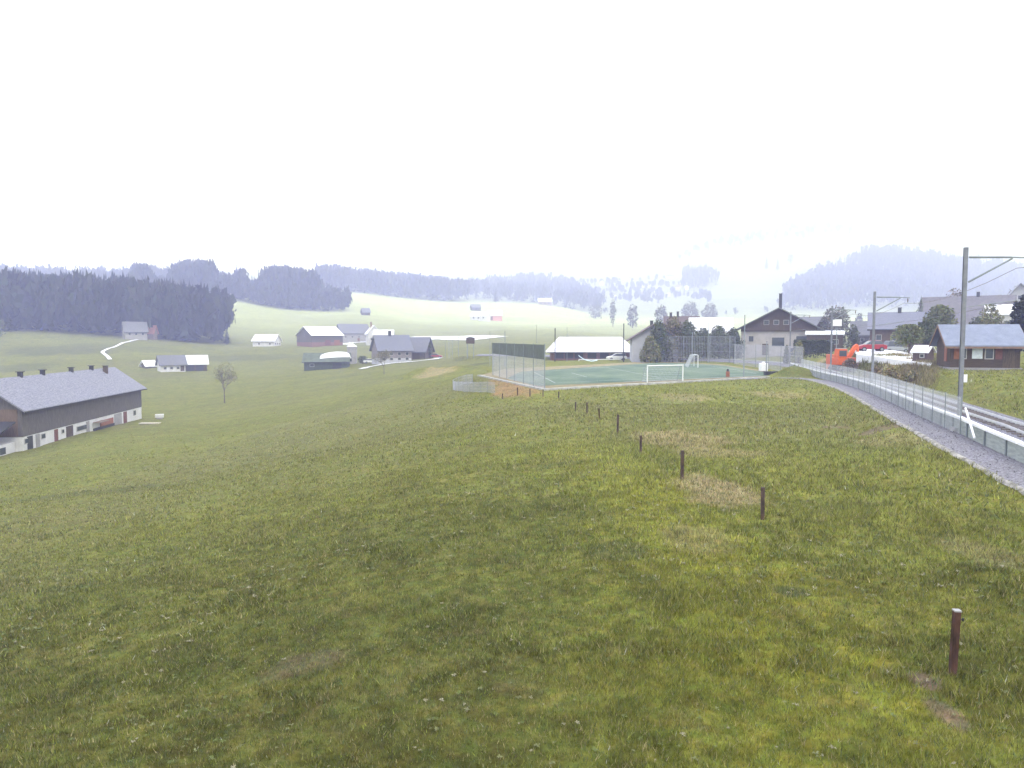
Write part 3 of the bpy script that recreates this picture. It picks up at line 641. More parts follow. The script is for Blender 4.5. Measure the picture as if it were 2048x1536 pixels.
def face_box(W2, L2, face, u0, u1, z0, z1, out, inn=.05, fx=0):
    """box lying on one face of a house; face in '-y','+y','-x','+x'; u runs along that face"""
    m = MB()
    if face == '-y': m.box(u0, u1, -W2 - out, -W2 + inn, z0, z1)
    elif face == '+y': m.box(u0, u1, W2 - inn, W2 + out, z0, z1)
    elif face == '-x': m.box(-L2 - out, -L2 + inn, u0, u1, z0, z1)
    else: m.box(L2 - inn, L2 + out, u0, u1, z0, z1)
    return m
def house(name, label, cat, loc, rz, L, Wd, he, hr, wm, rm, over=.6, base=0, bm=None, wins=(), doors=(), chims=(), sink=1.5, group=None, rt=.2, soff=None, bands=(), detail=True, hip=0):
    """gabled house; ridge along local x; he eave height, hr ridge height; base = height of a lower storey in bm"""
    t = thing(name, label, cat, loc, rz, group); L2, W2 = L / 2, Wd / 2
    if base:
        MB().box(-L2 + .04, L2 - .04, -W2 + .04, W2 - .04, -sink, base).build('lower_wall', bm, t)
    m = MB(); m.prism([(-W2, base if base else -sink), (W2, base if base else -sink), (W2, he), (0, he if hip else hr), (-W2, he)], 0, -L2, L2); m.build('wall', wm, t)
    k = (hr - he) / W2; o = over; r = MB(); n = math.hypot(1, k); tv = rt * n
    yo = W2 + o; ze = he - k * o
    r.prism([(-yo, ze + .02), (0, hr + .02), (yo, ze + .02), (yo, ze + tv), (0, hr + tv), (-yo, ze + tv)], 0, -L2 - o, L2 + o)
    if hip:
        r = MB(); X = L2 + o; r.add([(-X, -yo, ze + .02), (X, -yo, ze + .02), (X, yo, ze + .02), (-X, yo, ze + .02), (-X, -yo, ze + tv), (X, -yo, ze + tv), (X, yo, ze + tv), (-X, yo, ze + tv), (-X + hip, 0, hr + tv), (X - hip, 0, hr + tv)],
              [(3, 2, 1, 0), (0, 1, 5, 4), (1, 2, 6, 5), (2, 3, 7, 6), (3, 0, 4, 7), (4, 5, 9, 8), (5, 6, 9), (6, 7, 8, 9), (7, 4, 8)])
    rf = r.build('roof', rm, t)
    if detail and L > 9:
        g = MB(); g.prism([(-yo - .1, ze + .0), (-yo - .003, ze - .0), (-yo - .003, ze + .14), (-yo - .1, ze + .14)], 0, -L2 - o, L2 + o); g.build('gutter', m_dark, rf)
    for (face, u, z, w, h) in wins:
        f = face_box(W2, L2, face, u - w / 2, u + w / 2, z, z + h, .04).build('window', m_frame, t)
        face_box(W2, L2, face, u - w / 2 + .09, u + w / 2 - .09, z + .09, z + h - .09, .055, -.03).build('pane', m_glass, f)
    for (face, u, z, w, h, dm) in doors:
        face_box(W2, L2, face, u - w / 2, u + w / 2, z, z + h, .05).build('door', dm, t)
    for (face, u0, u1, z0, z1, bm_, nm_) in bands:
        face_box(W2, L2, face, u0, u1, z0, z1, .07).build(nm_, bm_, t)
    for (cx, cy, w, h, cm) in chims:
        zr = hr - abs(cy) * k
        c = MB().box(cx - w / 2, cx + w / 2, cy - w / 2, cy + w / 2, zr - .3, zr + h).build('chimney', cm, rf)
        MB().box(cx - w / 2 - .06, cx + w / 2 + .06, cy - w / 2 - .06, cy + w / 2 + .06, zr + h + .003, zr + h + .1).build('chimney_cap', m_dark if w < .7 else m_frame, c)
    return t
def wrow(face, n, a, b, z, w, h): return [(face, a + (b - a) * (i / (n - 1) if n > 1 else .5), z, w, h) for i in range(n)]

# ---- big barn at the left
A_ = np.array([-59.1, 88.3]); B_ = np.array([-64.6, 129.0]); d_ = (B_ - A_); Lb = float(np.linalg.norm(d_)); ang = math.atan2(d_[1], d_[0]); nrm = np.array([-d_[1], d_[0]]) / Lb
Wb = 9.0; over = .7; c_ = (A_ + B_) / 2 + nrm * (Wb / 2 + over); zg = ZC - 14.6
k = 3.25 / (Wb / 2); he = (ZC - 9.0) - zg + k * over - .1; Lw = Lb - 2 * over; L2 = Lw / 2; W2 = Wb / 2
def bu(t): return -L2 + t * Lw
wn = [('-y', bu(t), z, w, h) for t, z, w, h in ((.125, 1.6, 1.1, .7), (.404, 1.3, 3.2, .75), (.914, 1.35, 1.1, .9), (.26, 1.6, .7, .6), (.02, 1.55, 1.0, .7))]
dr = [('-y', bu(t), .0, w, 2.4, m_) for t, w, m_ in ((.042, 1.2, m_dark), (.09, .9, m_grey), (.212, .9, m_red), (.31, 1.9, m_dwood), (.735, 2.8, m_grey), (.81, 1.3, m_red), (.455, .9, m_grey))]
barn = house('barn', 'very long dark timber barn with a pale grey roof at the left edge', 'barn', (c_[0], c_[1], zg), ang, Lw, Wb, he, he + 3.25, m_gwood, m_eternit, over=over,
             base=2.5, bm=m_plaster, sink=1.6, wins=wn, doors=dr, chims=[(bu(.86), -.9, .6, 1.3, m_dwood)])
rf = [o for o in bpy.data.objects if o.name.startswith('roof') and o.parent == barn][0]
for t in (.23, .38, .60, .78):
    v = MB(); u = bu(t); z = he + 3.25; v.box(u - .25, u + .25, -.25, .25, z, z + .8); v.box(u - .4, u + .4, -.4, .4, z + .803, z + .9); v.build('ridge_vent', m_dark, rf)
v = MB(); v.prism([(0, 0), (1, 0), (1, 1)], 0, 0, 0.01)
# porch with orange boards, dark box as shade of the open bay, gravel apron
fb = MB(); fb.box(bu(.56), bu(.68), -W2 - .14, -W2, 1.12, 2.0); fb.build('hay_hatch', m_orange, barn)
MB().box(bu(.50), bu(.69), -W2 - .12, -W2 + .02, -.3, 1.1).build('bay_shade_panel', m_dark, barn)  # solid dark box stands for the shade inside the bay
MB().box(bu(.49), bu(.57), -W2 - 1.2, -W2 - .145, 1.95, 2.08).build('canopy', m_tan, barn)
gt = face_box(W2, L2, '-x', -W2 + .5, W2 - .5, 2.55, he - .1, .06); gt.build('gable_boarding', mat('brown_boarding', (.15, .105, .075), .85, .3, 3, stretch=(5, 5, .5)), barn)
# lean-to with dark roof at the near gable
lt = MB(); lt.prism([(-L2 - .7, 4.3), (-L2 - 9, 1.9), (-L2 - 9, 2.1), (-L2 - .7, 4.5)], 1, -W2 + .4, W2 - .5); lt.build('lean_to_roof', m_dark, barn)
MB().box(-L2 - 8.5, -L2 - .003, -W2 + .9, W2 - 1, -1.2, 1.95).build('lean_to_wall', m_plaster, barn)
face_box(W2 - .9, L2, '-y', -L2 - 3.4, -L2 - 2.2, .8, 1.6, .05).build('window', m_glass, barn)
x, y, z = hit(319, 838); tk = thing('water_trough', 'small white water trough on the grass right of the long barn', 'trough', (x, y, z), .4)
MB().box(-.7, .7, -.4, .4, .25, .85).build('tub', m_plaster, tk, bevel=.06); MB().box(-.5, .5, -.3, .3, -.1, .25).build('stand', m_grey, tk)
x, y, z = hit(300, 848); tag(MB().box(-1.6, 1.6, -.5, .5, .02, .2).build('plank_stack', mat('pale_boards', (.5, .45, .36), .8), None, bevel=.03), 'pale plank stack lying at the far corner of the long barn', 'planks').location = (x, y, z)

def H(px, py, Y=None):
    return at(px, Y) if Y else hit(px, py, 60)
def face_cam(x, y, extra=0):      # rotation so that local -y looks at the camera
    return math.atan2(-x, y) + R(extra)
def hs(name, label, cat, px, py, wpx, hpx, ratio=.8, ef=.55, rot=0, Y=None, **kw):
    """gabled building seen side-on: ridge length from its pixel width, height from its pixel height"""
    x, y, z = H(px, py, Y); L = wpx / F * y; h = hpx / F * y; extra = kw.pop('turn', 0)
    if rot: L, Wd = L * ratio, L
    else: Wd = L * ratio
    if 'base' in kw: kw['base'] = kw['base'] * h
    w2 = []
    for (f, u, zz, w, hh) in kw.pop('wf', ()):
        U = (L if f[1] == 'y' else Wd); w2.append((f, u * U, zz * h, w, hh))
    d2 = []
    for (f, u, zz, w, hh, mm) in kw.pop('df', ()):
        U = (L if f[1] == 'y' else Wd); d2.append((f, u * U, zz * h, w, hh, mm))
    c2 = [(a * L, b * Wd, w, hh, m) for (a, b, w, hh, m) in kw.pop('cf', ())]
    return house(name, label, cat, (x, y, z), face_cam(x, y, rot * 90 + extra), L, Wd, h * ef, h, wins=w2, doors=d2, chims=c2, **kw)

# ---- left and middle distance farms
hs('farmhouse', 'grey farmhouse with a steep roof standing in front of the dark wood', 'house', 270, 679, 40, 34, .6, .5, 0, turn=12, wm=m_grey, rm=m_slate, wf=wrow('-y', 3, -.3, .3, .25, 1.0, 1.1))
hs('farm_annex', 'small building with a red tiled roof beside the grey farmhouse at the wood', 'house', 300, 678, 22, 26, .8, .5, 0, turn=-25, wm=m_tan, rm=mat('pink_tile', (.42, .20, .17), .8, .2, 2), wf=[('-y', 0, .25, 1.0, 1.0)])
hs('hut', 'tiny low hut with a pale roof in the meadow right of the farm track', 'hut', 297, 735, 20, 13, .8, .4, 0, turn=30, wm=m_gwood, rm=m_wroof, df=[('-y', 0, 0, .9, 1.3, m_dwood)])
hs('cow_shed', 'low grey roofed shed with a white wall in the left meadow', 'shed', 343, 742, 46, 30, .55, .5, 0, turn=14, wm=m_plaster, rm=m_slate, wf=wrow('-y', 3, -.32, .2, .12, .9, .8), df=[('-y', .38, 0, 1.2, 1.8, m_dwood)])
hs('open_shed', 'dark fronted shed with a pale roof joined behind the low cow shed', 'shed', 389, 741, 44, 29, .5, .55, 0, turn=6, Y=None, wm=m_dwood, rm=m_wroof, df=[('-y', -.2, 0, 2.4, 2, m_dark), ('-y', .2, 0, 2.4, 2, m_dark)])
x, y, z = hit(413, 738, 60); wb_ = thing('silage_bale', 'round white wrapped bale at the right end of the dark fronted shed', 'bale', (x - .3, y - 2, z), .7)
MB().tube((-.8, 0, .75), (.8, 0, .75), .8, n=16).build('wrapped_roll', m_white, wb_, bevel=.08)
hs('stable', 'small white walled stable with a bright pale roof at the foot of the green slope', 'stable', 534, 692, 46, 22, .62, .48, 0, turn=-28, wm=m_plaster, rm=m_wroof, wf=wrow('+x', 3, -.3, .3, .12, .9, .9) + wrow('-y', 2, -.2, .3, .12, .9, .8), bands=())
hs('hay_barn', 'dark grey barn with a pale roof beside the white farmhouse in mid distance', 'barn', 640, 691, 70, 37, .8, .55, 0, turn=32, wm=m_gwood, rm=m_wroof, base=.18, bm=mat('brick_red', (.22, .12, .10), .85), df=[('-y', 0, .02, 3, 2.4, m_red), ('-y', .3, .02, 3, 2.4, m_orange)], wf=[('-x', 0, .5, 1, 1)])
hs('farmhouse', 'grey roofed long farmhouse between the pale roofed barn and the white house', 'house', 706, 683, 58, 34, .6, .5, 0, turn=18, wm=m_grey, rm=m_slate, wf=wrow('-y', 4, -.35, .35, .22, 1.1, 1.0), df=[('-y', .1, 0, 1.2, 2, m_red)])
hs('white_house', 'white house with a tall chimney behind the large grey farmhouse', 'house', 746, 690, 24, 38, 1.1, .62, 1, turn=10, wm=m_plaster, rm=m_wroof, cf=[(.1, .12, .8, 2.6, m_tan)], wf=wrow('-x', 2, -.2, .2, .25, 1, 1.1))
hs('annex_house', 'low white annex with a very pale roof and dark windows right of the white house', 'house', 768, 692, 36, 31, .6, .55, 0, turn=-10, wm=m_plaster, rm=m_wroof, wf=wrow('-y', 4, -.36, .36, .2, 1.2, .9))
hs('machine_shed', 'long low dark green machine shed in front of the farms', 'shed', 655, 737, 84, 30, .6, .5, 0, turn=-6, wm=mat('dark_green_boards', (.06, .075, .055), .85, .3, 2), rm=mat('mossy_roof', (.10, .12, .085), .9, .3, .6), wf=[('-y', -.32, .15, 1.3, .9)], df=[('-y', .25, 0, 2.6, 2, m_dark)])
x, y, z = hit(672, 737, 60); tp = MB()
T_ = thing('white_awning', 'bulging white tarpaulin roof lying on the dark green machine shed', 'tarpaulin', (x, y - 1.0, z), face_cam(x, y))
nx = 14; vs = []; fs = []
for i in range(nx + 1):
    for j in range(5):
        u = i / nx * 2 - 1; v = j / 4; w = 4.8 * u; hh = (1 - u ** 2) ** .5 if abs(u) < 1 else 0
        vs.append((w, 1.2 + v * 2.2 * max(.15, hh), 2.7 + .3 * u + v * 2.2 * hh ** .6 + .1))
for i in range(nx):
    for j in range(4): fs.append((i * 5 + j, i * 5 + 5 + j, i * 5 + 6 + j, i * 5 + 1 + j))
ob = MB().add(vs, fs).build('sheet', m_white, T_, smooth=True); md = ob.modifiers.new('s', 'SOLIDIFY'); md.thickness = .12
# silo
x, y, z = hit(703, 728, 60); y += 1; si = thing('silo', 'short grey silo with a white cap rising behind the dark green machine shed', 'silo', (x, y, z), 0)
MB().tube((0, 0, -1), (0, 0, 5.6), 1.6, n=20).build('tank', m_grey, si, smooth=False); MB().tube((0, 0, 5.6), (0, 0, 6.3), 1.75, .9, n=20).build('cap', m_white, si)
for dx in (-.8, .3): MB().tube((dx, 0, 6.2), (dx, 0, 7.1), .22, n=8).build('vent', m_white, si)
hs('shingled_farmhouse', 'large grey shingled farmhouse with two storeys and a steep slate roof', 'house', 783, 724, 66, 52, .85, .48, 0, turn=16, wm=mat('grey_brown_shingle', (.22, .195, .20), .9, .2, 2), rm=mat('dark_slate', (.15, .155, .19), .6, .2, 2, stretch=(1, 4, 4)),
   wf=wrow('-y', 4, -.36, .36, .26, 1.0, 1.0) + wrow('-y', 4, -.36, .36, .08, 1.0, .9) + [('+x', 0, .55, 1, 1), ('+x', -.2, .28, 1, 1), ('+x', .2, .28, 1, 1)], cf=[(-.05, 0, .8, 1.5, m_dark)], base=.16, bm=m_greywhite)
hs('side_barn', 'brown barn with a slate roof leaning against the right of the shingled farmhouse', 'barn', 836, 722, 48, 42, .8, .42, 0, turn=-24, wm=mat('brown_grey_wall', (.12, .10, .095), .9, .2, 2), rm=m_slate, df=[('-y', .1, 0, 2.4, 2.2, m_dwood)], Y=232)
for (px, py, w, lb) in ((735, 737, 3.2, 'white car parked between the dark machine shed and the shingled farmhouse'), (787, 727, 2.4, 'white trailer in front of the shingled farmhouse')):
    pass
hs('field_hut', 'tiny dark hut on the green slope beside the wood', 'hut', 731, 630, 15, 13, .8, .45, 0, turn=20, wm=m_dwood, rm=m_slate, df=[('-y', 0, 0, 1.5, 2, m_dark)])
hs('farm_building', 'far white farm building with a long white roof on the bright meadow', 'house', 961, 641, 34, 17, .7, .5, 0, turn=-20, wm=m_plaster, rm=m_wroof, wf=wrow('-y', 3, -.3, .3, .2, 1.6, 1.5))
hs('red_barn', 'far pink and red fronted barn at the right end of the bright meadow farm', 'barn', 990, 641, 26, 20, .7, .5, 0, turn=10, wm=mat('red_boards', (.62, .30, .27), .8), rm=m_wroof, df=[('-y', -.35, 0, 3, 4, m_red)])
hs('upper_barn', 'far dark roofed barn just above the white farm on the bright meadow', 'barn', 951, 621, 18, 12, .8, .5, 0, turn=15, wm=m_gwood, rm=m_slate, df=[('-y', 0, 0, 2, 3, m_dark)])
hs('hill_farm', 'far farm with a white roof on the crest of the bright meadow', 'house', 1090, 610, 26, 13, .6, .5, 0, turn=0, wm=mat('dusty_brown', (.30, .22, .22), .9), rm=m_wroof, wf=wrow('-y', 3, -.3, .3, .1, 2, 2))

# ---- right of the playing field
hs('long_shed', 'long low shed with a broad white roof behind the playing field', 'shed', 1180, 723, 158, 40, .55, .40, 0, turn=5, Y=172, hip=3.0, wm=mat('red_brown_boards', (.17, .095, .08), .85, .3, 2), rm=m_wroof, over=1.0,
   df=[('-y', u, 0, 2, 1.3, m_dark) for u in (-.4, -.28, -.16, 0, .15)], wf=[('-y', u, .1, 1.2, .7) for u in (.25, .38)])
hs('white_gable_house', 'tall bluish white house with its gable towards the field, half hidden by shrubs', 'house', 1306, 700, 88, 73, 1.1, .62, 1, turn=4, Y=150, wm=m_greywhite, rm=m_broof, over=.9, wf=[('-x', .05, .72, .9, .9), ('-x', -.2, .42, 1.0, 1.1)], cf=[(-.1, .05, .6, 1.0, m_dark)])
hs('workshop', 'low workshop with a pale bluish roof left of the big chalet', 'workshop', 1420, 700, 76, 73, .7, .62, 0, turn=4, Y=190, wm=mat('dull_brown', (.11, .09, .08), .9, .2, 2), rm=m_wroof, wf=wrow('-y', 4, -.36, .36, .3, 1.4, 1.0))
hs('brown_roof_house', 'house with a dark brown roof behind the shrubs left of the workshop', 'house', 1362, 700, 62, 73, .8, .6, 0, turn=0, Y=205, wm=m_tan, rm=m_broof, cf=[(-.34, 0, .7, 1.3, m_dark), (-.12, 0, .6, 1.5, m_dark)], wf=wrow('-y', 3, -.3, .3, .35, 1, 1.2))
ch = hs('chalet', 'big dark timber chalet with a rose white ground floor and a tall black flue', 'chalet', 1553, 707, 137, 91, .9, .60, 1, turn=2, Y=160, wm=m_dwood, rm=mat('mossy_grey_roof', (.15, .16, .155), .7, .2, 1.5), over=1.3, base=.52, bm=m_pinkish,
   wf=wrow('-x', 3, -.1, .16, .66, 1.1, 1.0) + [('-x', -.33, .30, 3.0, 1.3), ('-x', .36, .3, 1.1, 1.3), ('-x', .0, .2, 2.6, 2.0)], df=[('-x', .17, 0.02, 1.2, 2.4, m_dwood), ('-x', -.28, .03, 3.6, 1.4, m_dark)], cf=[(-.18, -.03, .62, 3.5, m_dark)])
MB().box(-7.3, -7.12 + .0, -6.6, 6.6, 5.35, 6.0).build('balcony_rail', m_dwood, ch)
hs('garage', 'flat garage with a white fascia between the chalet and the orange excavator', 'garage', 1648, 706, 66, 42, .6, .86, 0, turn=0, Y=150, wm=m_dwood, rm=m_wroof, over=.3, wf=[('-y', .3, .4, 1.1, 1.0)], df=[('-y', -.2, 0, 2.5, 2.2, m_dark)])
hs('gable_barn', 'small steep dark gabled building behind the garage roof', 'barn', 1645, 700, 44, 66, 1.0, .45, 1, turn=0, Y=175, wm=m_dwood, rm=m_dwood, wf=[('-x', .12, .45, .9, 1.3), ('-x', -.12, .45, .9, 1.3)])
hs('slate_roof_house', 'house with a grey slate roof seen between the chalet and the steep gable', 'house', 1600, 700, 96, 62, .7, .5, 0, turn=0, Y=200, wm=m_grey, rm=m_slate, wf=wrow('-y', 4, -.35, .35, .3, 1, 1.1))
hs('grey_barn', 'grey boarded barn with a pale roof between the round tree and the second mast', 'barn', 1728, 697, 44, 54, .7, .62, 0, turn=0, Y=165, wm=m_gwood, rm=m_slate, wf=[('-y', -.1, .3, .8, .8), ('-y', .25, .3, .8, .8)], df=[('-y', .1, 0, 2, 2, m_dark)])
hs('brown_house', 'broad brown house with a dark slate roof behind the car park', 'house', 1796, 697, 104, 72, .8, .58, 0, turn=2, Y=140, wm=mat('brown_shingle', (.12, .085, .07), .9, .25, 2), rm=mat('blue_slate', (.17, .175, .22), .6, .2, 1.6, stretch=(1, 4, 4)), wf=wrow('-y', 2, -.35, -.1, .25, 1, 1.1), bands=[('-y', .6, 2.2, 2.0, 2.9, m_orange, 'orange_panel')], cf=[(0, 0, .6, 1.0, m_dark)], over=.5)
hs('rowhouse', 'large building with a long pale tiled roof behind the trees and the station hut', 'house', 1930, 698, 150, 96, .8, .42, 0, turn=-4, Y=185, wm=m_greywhite, rm=mat('mauve_tile', (.15, .14, .15), .8, .2, 1.2), over=.7, cf=[(.12, 0, .7, 1.2, m_dark), (.36, .05, .7, 1.0, m_dark)], wf=wrow('-y', 7, -.42, .42, .2, 1, 1.2))
hs('gabled_house', 'pale gabled house with a round attic window at the right edge', 'house', 2032, 698, 66, 116, 1.0, .62, 1, turn=4, Y=215, wm=m_greywhite, rm=m_slate, over=.8, wf=wrow('-x', 3, -.28, .28, .4, 1.2, 1.3) + wrow('-x', 3, -.28, .28, .2, 1.2, 1.3) + [('-x', 0, .74, 1.2, 1.2)])
hs('white_house', 'white house with a low white roof and balconies behind the right conifer', 'house', 2010, 698, 66, 82, .7, .8, 0, turn=0, Y=170, wm=m_plaster, rm=m_wroof, wf=wrow('-y', 3, -.3, .3, .5, 1.2, 1.2), bands=[('-y', -3.2, 3.2, 3.4, 4.3, m_frame, 'balcony')])

# ---- station hut
x, y, z = at(1953, 70); z = ZC - 2.82
hut = house('station_hut', 'dark brown timber hut with a blue grey roof and lit orange shutters on the lawn', 'hut', (x, y, z), face_cam(x, y, 16), 5.7, 4.6, 2.35, 3.95, mat('station_timber', (.070, .050, .034), .85, .3, 2.5, stretch=(.6, .6, 5)), mat('bluish_slate', (.20, .225, .29), .55, .15, 1.5), over=.55, rt=.14,
   wins=[('-y', -1.75, .85, .55, 1.05), ('-y', .35, .85, .75, 1.05)], doors=[('-y', 2.0, .05, 1.1, 2.0, m_dwood), ('-x', -.9, .6, .8, 1.35, m_orange)],
   bands=[('-y', -2.55, -2.1, .85, 1.9, m_orange, 'shutter'), ('-y', .85, 1.4, .85, 1.9, m_red, 'shutter'), ('-y', -1.05, -.2, .9, 2.0, mat('notice_white', (.6, .66, .7), .5), 'notice_board')], sink=.9, detail=False)
rf = [o for o in bpy.data.objects if o.name.startswith('roof') and o.parent == hut][0]
e_ = 2.35 - (1.6 / 2.3) * .55
MB().box(-3.4, 3.4, -2.3 - .6, -2.3 - .552, e_ - .12, e_ + .06).build('eaves_board', mat('tan_fascia', (.21, .135, .095), .7), rf)
for s_ in (-3.42, 3.41):
    MB().prism([(-2.88, e_ - .12), (0, 3.85), (2.88, e_ - .12), (2.88, e_ + .1), (0, 4.1), (-2.88, e_ + .1)], 0, s_ - .02, s_ + .03).build('barge_board', mat('tan_fascia', (.21, .135, .095), .7), rf)
MB().box(-3.0, 3.0, -2.5, 2.5, -.9, .06).build('plinth', m_grey, hut)
# kiosk
x, y, z = hit(1846, 722, 60); y = 76.5; x, _, _ = at(1846, y); z = ZC - 2.42
kk = house('kiosk', 'small dark slatted kiosk with a white roof left of the station hut', 'kiosk', (x, y, z), face_cam(x, y, -25), 1.5, 1.35, 1.0, 1.55, mat('slat_brown', (.10, .07, .07), .8, .3, 8, stretch=(4, 4, .2)), m_wroof, over=.2, rt=.1, wins=[('-y', .2, .35, .5, .45)], sink=.5)
# far village on the hill
k = 0
vil = [(1290,573,'left of the round tree line'),(1307,581,'below its neighbour'),(1285,590,'low on the slope'),(1326,563,'near the ridge'),(1340,555,'highest of the village'),(1357,577,'beside dark shrubs'),(1262,562,'on the wooded rim'),(1236,565,'among pale trees'),(1226,592,'above the column shaped tree'),(1373,577,'closest to the small wood'),(1312,592,'at the lower rim'),(1337,590,'at the centre of the lower row'),(1250,556,'on the skyline'),(1204,568,'farthest left in the trees')]
for (px, py, w) in vil:
    x, y, z = hit(px, py + 2, 900); s = y / 1400
    L = random.uniform(10, 15); h = random.uniform(8, 10)
    house('village_house', 'tiny white misty village house on the far hillside, ' + w, 'house', (x, y, z), face_cam(x, y, random.choice([-30, 10, 90, 70])), L, L * .8, h * .6, h, m_plaster, random.choice([m_slate, m_broof, m_tan]), over=.8, sink=4, group='village houses on the far hill', detail=False)

# ---- roads, car park, farm track
def drape(name, pts, w, m, dz=.06, step=4, n=3, kind='structure'):
    L = resample(np.array([q[:2] for q in pts]), step); V_, F_ = ribbon(L, -w / 2, w / 2, lambda x, y: ground(x, y) + dz, n)
    o = np_mesh(name, V_, F_, m, smooth=True); return tag(o, kind=kind)
m_sheen = mat('wet_paving_painted_sheen', (.80, .80, .82), .35, .06, .3); m_asph = mat('wet_asphalt', (.42, .42, .46), .4, .1, .4)  # sky reflected on wet paving is painted in as near white
def H2(px, py, mn=60): return hit(px, py, mn)
rd = [hit(a, 676.5, 200) for a in (790, 830, 870, 910, 950, 985)]
drape('farm_road', rd, 30, m_sheen, .25, 6, 11)
drape('farm_track', [H2(*q, 150) for q in ((292, 678), (262, 683), (235, 692), (215, 699), (205, 705), (214, 713), (220, 720))], 1.3, m_sheen, .25, 2.5, 3)
drape('farm_yard', [H2(*q, 150) for q in ((640, 692), (690, 688), (735, 684), (775, 682))], 7, m_sheen, .3, 4, 4)
drape('farm_yard', [H2(*q, 100) for q in ((725, 739), (745, 734), (790, 727), (850, 722), (880, 717))], 2.4, m_sheen, .25, 3, 4)
cp_ = [at(1712, 91), at(1760, 84), at(1800, 78), at(1840, 73.5), at(1862, 71), at(1868, 78), at(1850, 88), at(1790, 100), at(1712, 106)]
def zcar(Y): return ZC - (2.55 - .03 * (Y - 72))
g = MB(); P_ = np.array([q[:2] for q in cp_]); nP = len(P_)
g.add([(a, b, zcar(b)) for a, b in P_] + [(a, b, zcar(b) - 2.2) for a, b in P_], [tuple(range(nP))] + [(i, (i + 1) % nP, nP + (i + 1) % nP, nP + i)[::-1] for i in range(nP)])
tag(g.build('car_park', m_sheen), kind='structure')

# ================================================================== VEHICLES
def car(label, px, Y, zoff, paint, L=4.2, rz=0, h=1.45, cat='car', name='parked_car'):
    x, y, z = at(px, Y); z = zoff if zoff is not None else z
    t = thing(name, label, cat, (x, y, z), rz); hw = .86; a = L / 2
    b = MB(); prof = [(-a, .35), (-a, .78), (-a * .93, .92), (-a * .55, .98), (a * .45, .95), (a * .92, .80), (a, .62), (a, .35)]
    b.prism(prof, 1, -hw, hw); b.build('body', paint, t, bevel=.06)
    g = MB(); top = [(-a * .80, .95), (-a * .55, h), (a * .12, h), (a * .50, .95)]
    n = len(top); vs = [(u, -hw * (.97 if v < 1 else .78), v) for u, v in top] + [(u, hw * (.97 if v < 1 else .78), v) for u, v in top]
    g.add(vs, [(3, 2, 1, 0), (4, 5, 6, 7)] + [(i, (i + 1) % 4, 4 + (i + 1) % 4, 4 + i) for i in range(4)]); cb = g.build('cabin', m_glass, t, bevel=.05)
    MB().box(-a * .54, a * .11, -hw * .77, hw * .77, h - .02, h + .035).build('car_roof', paint, t, bevel=.03)
    for sx in (-.62, .62):
        for sy in (-1, 1):
            w = MB().tube((a * sx, sy * (hw - .16), .31), (a * sx, sy * (hw + .03), .31), .31, n=16).build('wheel', mat('tyre', (.02, .02, .02), .9), t)
            MB().tube((a * sx, sy * (hw + .0), .31), (a * sx, sy * (hw + .045), .31), .19, n=12).build('rim', m_steel, w)
    for sy in (-.6, .6):
        MB().box(a - .06, a + .015, sy - .14, sy + .14, .62, .76).build('headlight', m_frame, t); MB().box(-a - .012, -a + .05, sy - .14, sy + .14, .68, .84).build('tail_light', m_red, t)
    return t
zcp = zcar(97) - .02
car('dark red car parked behind the second mast on the car park', 1741, 99, zcp, mat('red_paint', (.30, .02, .03), .3, .05, 1, spec=.6), rz=R(172), L=3.6)
car('grey van like car parked behind the red car, in front of the brown house', 1788, 112, None, mat('grey_paint', (.34, .36, .40), .3, .05, 1, spec=.6), rz=R(5), h=1.8)
car('white car partly hidden behind the orange excavator', 1716, 108, None, mat('white_car_paint', (.75, .75, .75), .3, .03, 1, spec=.6), rz=R(80), L=3.8)
car('white car parked behind the playing field below the long white roof', 1233, 156, None, mat('white_car_paint', (.75, .75, .75), .3, .03, 1, spec=.6), rz=R(185), L=4.2)
car('white car standing between the dark machine shed and the shingled farmhouse', 741, 231, None, mat('white_car_paint', (.75, .75, .75), .3), rz=R(20), L=4.4)
car('red car under the shrubs right of the shingled farmhouse', 872, 232, None, mat('red_paint', (.30, .02, .03), .3), rz=R(0), L=4.0)
# excavator
m_org = mat('excavator_orange', (.62, .12, .03), .5, .1, 2)
x, y, z = at(1688, 96); ex = thing('excavator', 'bright orange excavator with a raised arm beside the garage', 'excavator', (x, y, z), R(8))
for sy in (-1, 1):
    tr = MB(); tr.prism([(-1.6, .35), (-1.3, .02), (1.3, .02), (1.6, .35), (1.3, .75), (-1.3, .75)], 1, sy * .95 - .22, sy * .95 + .22); tr.build('crawler_track', m_dark, ex, bevel=.05)
MB().box(-1.5, 1.35, -1.0, 1.0, .82, 1.75).build('engine_house', m_org, ex, bevel=.08)
cbn = MB(); cbn.prism([(-1.5, 1.76), (-.1, 1.76), (-.2, 2.9), (-1.35, 2.9)], 1, -1.0, .0); cbn = cbn.build('cab', m_org, ex, bevel=.06)
MB().box(-1.32, -.3, -1.03, -1.0, 1.95, 2.7).build('cab_window', m_glass, cbn)
MB().box(-1.3, -.25, -.95, -.05, 2.92, 3.0).build('cab_roof', m_frame, cbn)
bm_ = MB(); bm_.prism([(.3, 1.5), (.9, 1.5), (2.1, 3.3), (1.9, 3.55), (1.5, 3.3)], 1, .1, .5); bm_.build('boom', m_org, ex, bevel=.03)
st = MB(); st.prism([(1.85, 3.5), (2.15, 3.35), (2.35, 1.2), (2.15, 1.15)], 1, .15, .45); st.build('stick', m_org, ex, bevel=.03)
bk = MB(); bk.prism([(1.9, 1.15), (2.5, 1.2), (2.6, .7), (2.2, .35), (1.8, .6)], 1, -.1, .7); bk.build('bucket', m_dark, ex)
MB().tube((.4, .3, 1.6), (1.5, .3, 2.6), .06).build('hydraulic_ram', m_steel, ex)
